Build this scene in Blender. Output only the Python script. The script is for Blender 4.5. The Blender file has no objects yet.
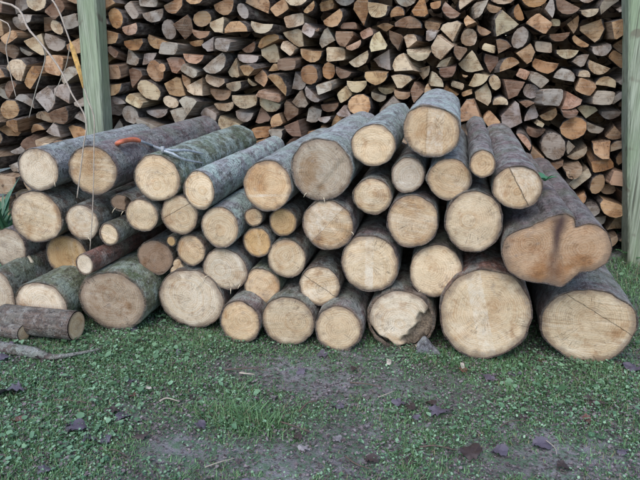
import bpy, bmesh, math, random
import numpy as np
from mathutils import Vector, noise, Matrix

# ------------------------------------------------------------------ camera, sky, sun, exposure
scene = bpy.context.scene
C = scene.collection
CAM_H = 1.2
PITCH = math.radians(17.0)
cam_d = bpy.data.cameras.new('camera')
cam_d.sensor_width = 36.0
cam_d.lens = 36.0
cam_d.clip_end = 500
cam_d.clip_start = 0.05
cam = bpy.data.objects.new('camera', cam_d)
C.objects.link(cam)
cam.location = (0, 0, CAM_H)
cam.rotation_euler = (math.pi/2 - PITCH, 0, 0)
scene.camera = cam
scene.render.resolution_x, scene.render.resolution_y = 1024, 768

SUN_EL, SUN_AZ = math.radians(52), math.radians(200)      # high, behind the camera's left shoulder
world = bpy.data.worlds.new('World')
scene.world = world
world.use_nodes = True
wn = world.node_tree.nodes
bg = wn['Background']
sky = wn.new('ShaderNodeTexSky')
sky.sky_type = 'NISHITA'
sky.sun_disc = False
sky.sun_elevation = SUN_EL
sky.sun_rotation = SUN_AZ
sky.air_density = 1.0
sky.dust_density = 1.0
world.node_tree.links.new(sky.outputs[0], bg.inputs[0])
bg.inputs[1].default_value = 0.15
sun_d = bpy.data.lights.new('sun', 'SUN')
sun_d.energy = 1.0
sun_d.angle = math.radians(50)
sun_d.color = (1.0, 0.94, 0.84)
sun = bpy.data.objects.new('sun', sun_d)
C.objects.link(sun)
sdir = Vector((math.sin(SUN_AZ)*math.cos(SUN_EL), math.cos(SUN_AZ)*math.cos(SUN_EL), math.sin(SUN_EL)))
sun.rotation_euler = sdir.to_track_quat('Z', 'Y').to_euler()
sun.location = sdir*8
vs = scene.view_settings
vs.view_transform = 'Standard'
vs.look = 'None'
vs.gamma = 1
vs.exposure = 1.15

# ------------------------------------------------------------------ helpers
rnd = random.Random(7)
nrng = np.random.default_rng(11)
F = 640.0
CP, SP = math.cos(PITCH), math.sin(PITCH)
YAW = math.atan(0.212)                     # the pile's front runs away to the left: logs point 12 degrees right
AX = Vector((math.sin(YAW), math.cos(YAW), 0))      # along a log, away from the camera
RT = Vector((math.cos(YAW), -math.sin(YAW), 0))     # along the pile's front, to the right
EYE = Vector((0, 0, CAM_H))

def ray(px, py):
    dx, dz = (px-320)/F, -(py-240)/F
    return Vector((dx, CP+dz*SP, -SP+dz*CP))
def on_ground(px, py, z=0.0):
    d = ray(px, py); t = (z-CAM_H)/d.z
    return EYE + d*t
Y0 = 2.414
def on_front(px, py, off=0.0):
    """point of the upright plane of the pile's front (moved back by off) seen at a pixel"""
    d = ray(px, py)
    p0 = Vector((0, Y0, 0)) + AX*off
    t = (p0-EYE).dot(AX)/d.dot(AX)
    return EYE + d*t
def project(p):
    q = Vector(p)-EYE
    ax = q.y*CP - q.z*SP
    return 320+F*q.x/ax, 240-F*(q.y*SP+q.z*CP)/ax

def ground_z(x, y):
    return 0.010*np.sin(x*3.1+1.0)*np.sin(y*2.7+0.4) + 0.006*np.sin(x*7.3+y*5.1) + 0.004*np.sin(x*13.0-y*11.0+2)

def mesh_obj(name, verts, faces, mats, parent=None, midx=None, smooth=True):
    me = bpy.data.meshes.new(name)
    me.from_pydata(verts, [], faces)
    for m in (mats if isinstance(mats, (list, tuple)) else [mats]):
        me.materials.append(m)
    if midx is not None:
        me.polygons.foreach_set('material_index', midx)
    me.polygons.foreach_set('use_smooth', [smooth]*len(me.polygons))
    me.update()
    o = bpy.data.objects.new(name, me)
    C.objects.link(o)
    if parent is not None:
        o.parent = parent
    return o
def tag(o, label=None, cat=None, group=None, kind=None):
    if label: o['label'] = label
    if cat: o['category'] = cat
    if group: o['group'] = group
    if kind: o['kind'] = kind
    return o
def empty(name, loc, rz=0):
    o = bpy.data.objects.new(name, None)
    o.empty_display_size = 0.05
    C.objects.link(o)
    o.location = loc
    o.rotation_euler = (0, 0, rz)
    return o
def tube(path, rad, n=8, closed=True):
    """verts, faces of a tube along a path; rad = number or list"""
    path = [Vector(p) for p in path]
    if not isinstance(rad, (list, tuple)): rad = [rad]*len(path)
    V, Fc = [], []
    prev = None
    for i, p in enumerate(path):
        t = (path[min(i+1, len(path)-1)]-path[max(i-1, 0)]).normalized()
        if prev is None:
            a = t.orthogonal().normalized()
        else:
            a = (prev - t*prev.dot(t)).normalized()
        prev = a
        b = t.cross(a)
        for k in range(n):
            w = 2*math.pi*k/n
            V.append(p + (a*math.cos(w)+b*math.sin(w))*rad[i])
    for i in range(len(path)-1):
        for k in range(n):
            Fc.append((i*n+k, i*n+(k+1) % n, (i+1)*n+(k+1) % n, (i+1)*n+k))
    if closed:
        Fc.append(tuple(range(n))[::-1])
        Fc.append(tuple((len(path)-1)*n+k for k in range(n)))
    return V, Fc
def smooth_path(pts, sub=6):
    pts = [Vector(p) for p in pts]
    out = []
    for i in range(len(pts)-1):
        p0, p1, p2, p3 = pts[max(i-1, 0)], pts[i], pts[i+1], pts[min(i+2, len(pts)-1)]
        for s in range(sub):
            t = s/sub
            out.append(0.5*((2*p1)+(p2-p0)*t+(2*p0-5*p1+4*p2-p3)*t*t+(3*p1-p0-3*p2+p3)*t**3))
    out.append(pts[-1])
    return out

# ------------------------------------------------------------------ materials
class N:
    """small node-graph writer"""
    def __init__(s, name, rough=0.8):
        s.m = bpy.data.materials.new(name); s.m.use_nodes = True
        s.t = s.m.node_tree; s.n = s.t.nodes
        s.b = s.n['Principled BSDF']; s.b.inputs['Roughness'].default_value = rough
        s.b.inputs['Specular IOR Level'].default_value = 0.3
    def lk(s, a, b): s.t.links.new(a, b)
    def put(s, sock, v):
        if isinstance(v, bpy.types.NodeSocket): s.lk(v, sock)
        else: sock.default_value = v
    def coord(s, which='Object'): return s.n.new('ShaderNodeTexCoord').outputs[which]
    def attr(s, name, typ='OBJECT', out='Color'):
        a = s.n.new('ShaderNodeAttribute'); a.attribute_type = typ; a.attribute_name = name
        return a.outputs[out]
    def math(s, op, a, b=0.0, c=0.0, clamp=False):
        q = s.n.new('ShaderNodeMath'); q.operation = op; q.use_clamp = clamp
        for i, v in enumerate((a, b, c)): s.put(q.inputs[i], v)
        return q.outputs[0]
    def vmath(s, op, a, b=(0, 0, 0)):
        q = s.n.new('ShaderNodeVectorMath'); q.operation = op
        s.put(q.inputs[0], a); s.put(q.inputs[1], b)
        return q.outputs['Value'] if op in ('LENGTH', 'DOT_PRODUCT') else q.outputs[0]
    def mapping(s, vec, scale=(1, 1, 1), rot=(0, 0, 0), loc=(0, 0, 0)):
        q = s.n.new('ShaderNodeMapping')
        s.lk(vec, q.inputs[0]); s.put(q.inputs[1], loc); s.put(q.inputs[2], rot); s.put(q.inputs[3], scale)
        return q.outputs[0]
    def noise(s, vec, scale=5, detail=4, rough=0.55, dist=0.0):
        q = s.n.new('ShaderNodeTexNoise'); s.lk(vec, q.inputs['Vector'])
        q.inputs['Scale'].default_value = scale; q.inputs['Detail'].default_value = detail
        q.inputs['Roughness'].default_value = rough; q.inputs['Distortion'].default_value = dist
        return q.outputs['Fac']
    def voro(s, vec, scale=5, feature='F1'):
        q = s.n.new('ShaderNodeTexVoronoi'); q.feature = feature; s.lk(vec, q.inputs['Vector'])
        q.inputs['Scale'].default_value = scale
        return q.outputs['Distance']
    def ramp(s, fac, lo, hi, a=0.0, b=1.0):
        q = s.n.new('ShaderNodeMapRange'); q.interpolation_type = 'SMOOTHSTEP'
        s.put(q.inputs[0], fac); q.inputs[1].default_value = lo; q.inputs[2].default_value = hi
        q.inputs[3].default_value = a; q.inputs[4].default_value = b
        return q.outputs[0]
    def mix(s, fac, a, b, mode='MIX'):
        q = s.n.new('ShaderNodeMix'); q.data_type = 'RGBA'; q.blend_type = mode
        s.put(q.inputs[0], fac)
        for i, v in ((6, a), (7, b)):
            if isinstance(v, tuple) and len(v) == 3: v = (*v, 1)
            s.put(q.inputs[i], v)
        return q.outputs[2]
    def bump(s, h, strength=0.4, dist=0.01):
        q = s.n.new('ShaderNodeBump'); q.inputs['Strength'].default_value = strength
        q.inputs['Distance'].default_value = dist; s.lk(h, q.inputs['Height'])
        s.lk(q.outputs[0], s.b.inputs['Normal'])
    def xyz(s, vec):
        q = s.n.new('ShaderNodeSeparateXYZ'); s.lk(vec, q.inputs[0]); return q.outputs
    def comb(s, x, y, z):
        q = s.n.new('ShaderNodeCombineXYZ')
        for i, v in enumerate((x, y, z)): s.put(q.inputs[i], v)
        return q.outputs[0]
    def color(s, c): s.put(s.b.inputs['Base Color'], c if isinstance(c, bpy.types.NodeSocket) else (*c, 1)); return s.m

def sawn_material():
    g = N('sawn_end_grain', 0.82)
    co = g.coord()
    seed = g.attr('seed', out='Fac')
    off = g.comb(seed, g.math('MULTIPLY', seed, 1.7), g.math('MULTIPLY', seed, 0.6))
    p = g.vmath('ADD', co, off)
    x, y, z = g.xyz(co)
    wob = g.noise(p, 9, 3)
    wob2 = g.noise(p, 30, 2)
    r = g.vmath('LENGTH', g.comb(g.math('ADD', x, g.attr('pith_x', out='Fac')), 0.0, g.math('ADD', z, g.attr('pith_z', out='Fac'))))
    r2 = g.vmath('LENGTH', g.comb(g.math('ADD', x, g.attr('pith2_x', out='Fac')), 0.0, g.math('ADD', z, g.attr('pith2_z', out='Fac'))))
    twin = g.attr('twin', out='Fac')
    seam = g.math('MULTIPLY', twin, g.ramp(g.math('ABSOLUTE', g.math('ADD', g.math('SUBTRACT', r, r2), g.math('MULTIPLY', g.math('SUBTRACT', wob, 0.5), 0.09))), 0.060, 0.0))
    seam = g.math('MULTIPLY', seam, g.ramp(z, -0.09, 0.04, 0.55, 1.0))
    r = g.math('MULTIPLY_ADD', twin, g.math('SUBTRACT', g.math('MINIMUM', r, r2), r), r)
    rr = g.math('ADD', r, g.math('ADD', g.math('MULTIPLY', wob, 0.045), g.math('MULTIPLY', wob2, 0.009)))
    rings = g.math('MULTIPLY_ADD', g.math('SINE', g.math('MULTIPLY', rr, 760)), 0.5, 0.5)
    bands = g.noise(g.comb(g.math('MULTIPLY', rr, 60), seed, 0.0), 1.0, 3, 0.7)
    # saw marks: straight, along one direction per log
    ang = g.attr('saw', out='Fac')
    rot = g.n.new('ShaderNodeVectorRotate'); rot.rotation_type = 'Y_AXIS'
    g.lk(p, rot.inputs['Vector']); g.lk(ang, rot.inputs['Angle'])
    saw = g.noise(g.mapping(rot.outputs[0], (3.5, 3.5, 130)), 1.0, 3, 0.6)
    sawc = g.noise(g.mapping(rot.outputs[0], (5, 5, 28)), 1.0, 3, 0.6)
    # radial checks
    th = g.math('ARCTAN2', z, x)
    chk = g.noise(g.comb(g.math('MULTIPLY', th, 5.0), g.math('MULTIPLY', r, 4.0), seed), 1.6, 2, 0.5)
    crack = g.math('SUBTRACT', 1.0, g.ramp(g.math('ABSOLUTE', g.math('SUBTRACT', chk, 0.5)), 0.0, 0.010))
    crack = g.math('MULTIPLY', crack, g.ramp(g.noise(p, 12, 2), 0.52, 0.70, 0, 0.7))
    stain = g.noise(p, 7, 5, 0.6)
    stain2 = g.noise(g.vmath('ADD', p, (5, 3, 1)), 16, 5, 0.65)
    fine = g.noise(p, 130, 5, 0.75)
    tint = g.attr('tint')
    rim = g.attr('rim', 'GEOMETRY', 'Fac')
    c = g.mix(g.math('MULTIPLY', g.math('MULTIPLY', rings, g.ramp(stain2, 0.34, 0.62, 0.15, 1)), 0.48), tint, g.mix(1.0, tint, (0.66, 0.52, 0.38), 'MULTIPLY'))
    c = g.mix(g.ramp(bands, 0.42, 0.75, 0, 0.55), c, g.mix(1.0, c, (0.80, 0.64, 0.46), 'MULTIPLY'))
    sa = g.attr('saw_amount', out='Fac')
    c = g.mix(g.math('MULTIPLY', g.ramp(sawc, 0.50, 0.68), sa), c, g.mix(0.5, c, (0.70, 0.63, 0.51)))
    c = g.mix(g.math('MULTIPLY', g.ramp(saw, 0.40, 0.30), sa), c, g.mix(1.0, c, (0.62, 0.52, 0.42), 'MULTIPLY'))
    c = g.mix(g.math('MULTIPLY', g.ramp(stain, 0.50, 0.68), g.attr('stain', out='Fac')), c, g.mix(1.0, c, (0.62, 0.44, 0.27), 'MULTIPLY'))
    c = g.mix(g.ramp(stain2, 0.57, 0.75, 0, 0.55), c, (0.21, 0.17, 0.14))
    c = g.mix(g.ramp(fine, 0.54, 0.74, 0, 0.6), c, g.mix(1.0, c, (0.50, 0.44, 0.38), 'MULTIPLY'))
    dirt = g.noise(g.vmath('ADD', p, (9, 2, 7)), 26, 6, 0.72)
    c = g.mix(g.ramp(dirt, 0.52, 0.70, 0, 0.6), c, g.mix(1.0, c, (0.50, 0.45, 0.42), 'MULTIPLY'))
    c = g.mix(g.ramp(g.noise(g.vmath('ADD', p, (1, 6, 2)), 5, 3), 0.46, 0.62, 0, 0.5), c, g.mix(1.0, c, (1.22, 1.26, 1.34), 'MULTIPLY'))
    fib = g.noise(g.mapping(rot.outputs[0], (120, 120, 260)), 1.0, 4, 0.7)
    c = g.mix(g.ramp(fib, 0.52, 0.70, 0, 0.40), c, g.mix(1.0, c, (0.52, 0.44, 0.36), 'MULTIPLY'))
    c = g.mix(g.ramp(fib, 0.44, 0.32, 0, 0.5), c, g.mix(1.0, c, (1.25, 1.28, 1.32), 'MULTIPLY'))
    c = g.mix(g.ramp(g.noise(g.vmath('ADD', p, (2, 4, 9)), 13, 5, 0.7), 0.56, 0.68, 0, 0.55), c, g.mix(1.0, c, (0.62, 0.46, 0.34), 'MULTIPLY'))
    # one saw pass lighter than the next
    bs = g.math('ADD', g.math('MULTIPLY_ADD', x, g.attr('band_x', out='Fac'), g.math('MULTIPLY', z, g.attr('band_z', out='Fac'))), g.math('MULTIPLY_ADD', g.math('SUBTRACT', g.noise(p, 60, 4, 0.7), 0.5), 0.012, g.attr('band_off', out='Fac')))
    bm = g.math('MULTIPLY', g.ramp(bs, 0.0, 0.003), g.math('LESS_THAN', bs, g.attr('band_w', out='Fac')))
    c = g.mix(g.math('MULTIPLY', bm, g.ramp(dirt, 0.30, 0.62, 0.48, 0.06)), c, (0.68, 0.63, 0.54))
    ln = g.math('MULTIPLY', g.ramp(g.math('ABSOLUTE', bs), 0.0026, 0.0006), g.attr('band_line', out='Fac'))
    crack = g.math('MAXIMUM', crack, ln)
    c = g.mix(g.math('MULTIPLY', seam, 0.97), c, (0.060, 0.034, 0.030))
    c = g.mix(g.math('MULTIPLY', crack, 0.85), c, (0.05, 0.035, 0.025))
    edge = g.ramp(g.math('ADD', rim, g.math('MULTIPLY', g.math('SUBTRACT', wob2, 0.5), 0.25)), 0.80, 1.0)
    c = g.mix(g.math('MULTIPLY', edge, 0.72), c, (0.15, 0.105, 0.075))
    tn = g.attr('torn', 'GEOMETRY', 'Fac')
    c = g.mix(g.math('MULTIPLY', tn, 0.92), c, g.mix(g.ramp(fine, 0.4, 0.6), (0.06, 0.042, 0.032), (0.20, 0.15, 0.105)))
    h = g.math('ADD', g.math('MULTIPLY_ADD', fib, 0.45, g.math('MULTIPLY', saw, sa)), g.math('ADD', g.math('MULTIPLY', fine, 0.5), g.math('MULTIPLY', crack, -1.5)))
    g.bump(h, 0.8, 0.005)
    return g.color(c)

def bark_material():
    g = N('log_bark', 0.62)
    g.b.inputs['Specular IOR Level'].default_value = 0.45
    co = g.coord()
    seed = g.attr('seed', out='Fac')
    p = g.vmath('ADD', co, g.comb(seed, seed, seed))
    base = g.attr('bark')
    fis = g.noise(g.mapping(p, (38, 7, 38)), 1.0, 5, 0.65, 0.4)
    big = g.noise(p, 6, 4)
    mid = g.noise(p, 22, 5, 0.65)
    fine = g.noise(p, 110, 4, 0.7)
    c = g.mix(g.ramp(fis, 0.35, 0.65), g.mix(1.0, base, (0.40, 0.36, 0.34), 'MULTIPLY'), base)
    c = g.mix(g.ramp(mid, 0.48, 0.70, 0, 0.7), c, g.mix(0.5, base, (0.42, 0.40, 0.36)))
    lich_sheen = g.math('MULTIPLY', g.ramp(g.noise(g.vmath('ADD', p, (3, 8, 1)), 11, 6, 0.72), 0.44, 0.57), g.attr('lichen', out='Fac'))
    c = g.mix(lich_sheen, c, (0.46, 0.55, 0.49))  # lichen patches, with skylight on the top logs painted in as extra paleness
    moss = g.math('MULTIPLY', g.ramp(big, 0.50, 0.64), g.attr('moss', out='Fac'))
    c = g.mix(moss, c, (0.085, 0.125, 0.055))
    c = g.mix(g.ramp(fine, 0.58, 0.74, 0, 0.75), c, (0.035, 0.028, 0.025))
    c = g.mix(g.math('MULTIPLY', g.ramp(g.noise(p, 60, 4, 0.7), 0.56, 0.66), g.math('MULTIPLY_ADD', g.attr('lichen', out='Fac'), 0.8, 0.02)), c, (0.60, 0.63, 0.62))  # whitish flecks: sky glints on wet bark painted into the colour
    c = g.mix(g.ramp(g.noise(p, 75, 5, 0.75), 0.47, 0.38, 0, 0.85), c, (0.040, 0.032, 0.030))
    c = g.mix(g.ramp(g.noise(g.mapping(p, (150, 90, 150)), 1.0, 4, 0.75), 0.56, 0.70, 0, 0.40), c, (0.50, 0.50, 0.49))
    c = g.mix(g.math('MULTIPLY', g.attr('inner', 'GEOMETRY', 'Fac'), 0.85), c, g.mix(g.ramp(mid, 0.4, 0.6), (0.06, 0.042, 0.033), (0.16, 0.105, 0.07)))
    h = g.math('ADD', g.math('MULTIPLY', fis, 1.0), g.math('ADD', g.math('MULTIPLY', fine, 0.6), g.math('MULTIPLY', mid, 0.8)))
    g.bump(h, 1.0, 0.016)
    return g.color(c)

def firewood_end_material():
    g = N('firewood_end', 0.85)
    co = g.coord(); seed = g.attr('seed', out='Fac')
    p = g.vmath('ADD', co, g.comb(seed, seed, seed))
    x, y, z = g.xyz(co)
    r = g.vmath('LENGTH', g.comb(g.math('ADD', x, g.attr('pith_x', out='Fac')), 0.0, g.math('ADD', z, g.attr('pith_z', out='Fac'))))
    rr = g.math('ADD', r, g.math('MULTIPLY', g.noise(p, 14, 2), 0.02))
    rings = g.math('MULTIPLY_ADD', g.math('SINE', g.math('MULTIPLY', rr, 950)), 0.5, 0.5)
    tint = g.attr('tint')
    n1 = g.noise(p, 14, 4, 0.6); n2 = g.noise(p, 45, 4, 0.65); fine = g.noise(p, 140, 3, 0.7)
    saw = g.noise(g.mapping(p, (9, 9, 120), (0, 0.6, 0)), 1.0, 2)
    c = g.mix(g.math('MULTIPLY', rings, 0.25), tint, g.mix(1.0, tint, (0.6, 0.5, 0.4), 'MULTIPLY'))
    c = g.mix(g.ramp(n1, 0.42, 0.64, 0, 0.8), c, g.mix(1.0, tint, (0.55, 0.42, 0.32), 'MULTIPLY'))
    c = g.mix(g.ramp(n2, 0.56, 0.72, 0, 0.6), c, (0.10, 0.075, 0.06))
    c = g.mix(g.ramp(saw, 0.5, 0.7, 0, 0.35), c, g.mix(0.4, c, (0.62, 0.55, 0.46)))
    th = g.math('ARCTAN2', g.math('ADD', z, g.attr('pith_z', out='Fac')), g.math('ADD', x, g.attr('pith_x', out='Fac')))
    chk = g.noise(g.comb(g.math('MULTIPLY', th, 7.0), g.math('MULTIPLY', r, 5.0), seed), 1.8, 2, 0.5)
    crack = g.math('SUBTRACT', 1.0, g.ramp(g.math('ABSOLUTE', g.math('SUBTRACT', chk, 0.5)), 0.0, 0.022))
    crack = g.math('MULTIPLY', crack, g.ramp(n1, 0.42, 0.6))
    c = g.mix(g.math('MULTIPLY', crack, 0.8), c, (0.03, 0.02, 0.015))
    g.bump(g.math('ADD', g.math('MULTIPLY', fine, 0.5), g.math('ADD', saw, g.math('MULTIPLY', crack, -1.5))), 0.6, 0.004)
    return g.color(c)
def firewood_split_material():
    g = N('firewood_split_side', 0.85)
    co = g.coord(); seed = g.attr('seed', out='Fac')
    p = g.vmath('ADD', co, g.comb(seed, seed, seed))
    gr = g.noise(g.mapping(p, (90, 6, 90)), 1.0, 4, 0.65)
    n1 = g.noise(p, 12, 4)
    tint = g.mix(0.30, g.attr('tint'), (0.24, 0.19, 0.15))
    c = g.mix(g.ramp(gr, 0.35, 0.65), g.mix(1.0, tint, (0.5, 0.42, 0.35), 'MULTIPLY'), tint)
    c = g.mix(g.ramp(n1, 0.5, 0.7, 0, 0.6), c, (0.14, 0.11, 0.09))
    g.bump(gr, 0.7, 0.006)
    return g.color(c)
def firewood_bark_material():
    g = N('firewood_bark', 0.85)
    co = g.coord(); seed = g.attr('seed', out='Fac')
    p = g.vmath('ADD', co, g.comb(seed, seed, seed))
    a = g.noise(g.mapping(p, (40, 14, 40)), 1.0, 5, 0.65)
    c = g.mix(g.ramp(a, 0.35, 0.68), (0.035, 0.026, 0.022), (0.17, 0.14, 0.12))
    c = g.mix(g.ramp(g.noise(p, 26, 4), 0.57, 0.68, 0, 0.6), c, (0.20, 0.205, 0.18))
    g.bump(a, 0.8, 0.008)
    return g.color(c)
def post_material():
    g = N('weathered_post_wood', 0.85)
    co = g.coord()
    gr = g.noise(g.mapping(co, (120, 120, 4)), 1.0, 5, 0.65)
    big = g.noise(g.mapping(co, (6, 6, 2)), 1.0, 4)
    kn = g.noise(co, 9, 2)
    c = g.mix(g.ramp(gr, 0.3, 0.7), (0.13, 0.15, 0.10), (0.33, 0.36, 0.27))
    c = g.mix(g.ramp(big, 0.45, 0.65, 0, 0.6), c, (0.22, 0.29, 0.17))
    c = g.mix(g.ramp(kn, 0.62, 0.70, 0, 0.75), c, (0.13, 0.11, 0.08))
    crack = g.noise(g.mapping(co, (95, 95, 2.2), loc=(3, 1, 0)), 1.0, 3)
    c = g.mix(g.ramp(crack, 0.40, 0.33, 0, 0.7), c, (0.07, 0.07, 0.05))
    g.bump(g.math('ADD', gr, crack), 0.6, 0.006)
    return g.color(c)
def ground_material():
    g = N('damp_soil', 0.8)
    co = g.coord()
    a = g.noise(co, 3, 6, 0.6); b = g.noise(co, 28, 6, 0.7); f = g.noise(co, 150, 4, 0.7)
    c = g.mix(g.ramp(a, 0.35, 0.65), (0.15, 0.138, 0.135), (0.26, 0.245, 0.26))
    c = g.mix(g.ramp(b, 0.42, 0.60, 0, 0.8), c, (0.075, 0.15, 0.078))
    c = g.mix(g.ramp(g.noise(g.vmath('ADD', co, (4, 4, 0)), 60, 4, 0.7), 0.56, 0.66, 0, 0.8), c, (0.05, 0.036, 0.030))
    c = g.mix(g.ramp(f, 0.60, 0.72, 0, 0.7), c, (0.21, 0.19, 0.19))
    g.bump(g.math('ADD', g.math('MULTIPLY', f, 0.5), b), 0.9, 0.02)
    return g.color(c)
def vcol_material(name, rough, spec=0.3, trans=0.0):
    g = N(name, rough)
    g.b.inputs['Specular IOR Level'].default_value = spec
    col = g.attr('col', 'GEOMETRY')
    g.color(col)
    if trans:
        tr = g.n.new('ShaderNodeBsdfTranslucent'); g.lk(col, tr.inputs[0])
        mx = g.n.new('ShaderNodeMixShader'); mx.inputs[0].default_value = trans
        g.lk(g.b.outputs[0], mx.inputs[1]); g.lk(tr.outputs[0], mx.inputs[2])
        g.lk(mx.outputs[0], g.n['Material Output'].inputs[0])
    return g.m
def tint_material(name, rough=0.7, spec=0.3, scale=40, dark=0.45, bump=0.4, stretch=(1, 1, 1)):
    g = N(name, rough); g.b.inputs['Specular IOR Level'].default_value = spec
    co = g.mapping(g.coord(), stretch)
    n1 = g.noise(co, scale, 5, 0.65)
    t = g.attr('tint')
    c = g.mix(g.ramp(n1, 0.35, 0.65), g.mix(1.0, t, (dark, dark, dark), 'MULTIPLY'), t)
    g.bump(n1, bump, 0.003)
    return g.color(c)

SAWN = sawn_material(); BARK = bark_material()
FW_END = firewood_end_material(); FW_SIDE = firewood_split_material(); FW_BARK = firewood_bark_material()
POST = post_material(); SOIL = ground_material()
GRASS = vcol_material('grass_blade', 0.5, 0.35, 0.25)
WEED = vcol_material('weed_leaf', 0.42, 0.5, 0.2)
LITTER = vcol_material('leaf_litter', 0.75, 0.3)
LEAF = tint_material('dead_leaf_tissue', 0.5, 0.45, 60, 0.5)
STALK = tint_material('dry_stalk_skin', 0.6, 0.3, 80, 0.7)
PAINT = tint_material('orange_handle_paint', 0.4, 0.5, 30, 0.75, 0.15)
STEEL = tint_material('worn_steel', 0.6, 0.5, 60, 0.6, 0.2)
STEEL.node_tree.nodes['Principled BSDF'].inputs['Metallic'].default_value = 0.25
CHIP = tint_material('wood_chip_wood', 0.8, 0.3, 60, 0.7)

# ------------------------------------------------------------------ ground
def axis_coords(lo, hi, step, far):
    a = list(np.arange(lo, hi+1e-6, step))
    s, v, up = step, hi, []
    while v < far: s *= 1.5; v += s; up.append(v)
    s, v, dn = step, lo, []
    while v > -far: s *= 1.5; v -= s; dn.append(v)
    return dn[::-1]+a+up
gx = axis_coords(-2.4, 2.4, 0.03, 60); gy = axis_coords(0.9, 4.6, 0.03, 60)
gxx, gyy = np.meshgrid(gx, gy)
gz = ground_z(gxx, gyy)
bumps = np.array([noise.noise(Vector((x*9, y*9, 3)))*0.007+noise.noise(Vector((x*22, y*22, 8)))*0.004 if abs(x) < 2.5 and 0.8 < y < 4.7 else 0 for x, y in zip(gxx.ravel(), gyy.ravel())])
gv = np.column_stack([gxx.ravel(), gyy.ravel(), gz.ravel()+bumps])
nx, ny = len(gx), len(gy)
gf = [(j*nx+i, j*nx+i+1, (j+1)*nx+i+1, (j+1)*nx+i) for j in range(ny-1) for i in range(nx-1)]
ground = mesh_obj('ground', gv.tolist(), gf, SOIL)
tag(ground, 'damp trodden soil of the yard with sparse greenery', 'ground', kind='structure')

# ------------------------------------------------------------------ the tall firewood stack behind
STACK_OFF = 1.56                            # metres behind the pile's front
SO = Vector((0, Y0, 0)) + AX*STACK_OFF      # stack plane origin; u along RT, z up
def to_stack(px, py):
    p = on_front(px, py, STACK_OFF)
    return (p-SO).dot(RT), p.z
def from_stack(u, z): return SO + RT*u + Vector((0, 0, z))

TONES = {'p': ('cream', (0.50, 0.40, 0.27)), 't': ('tan', (0.41, 0.265, 0.15)), 'o': ('orange', (0.40, 0.225, 0.11)),
         'b': ('brown', (0.21, 0.13, 0.085)), 'g': ('grey', (0.34, 0.295, 0.25)), 'k': ('pink', (0.40, 0.25, 0.17))}
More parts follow.
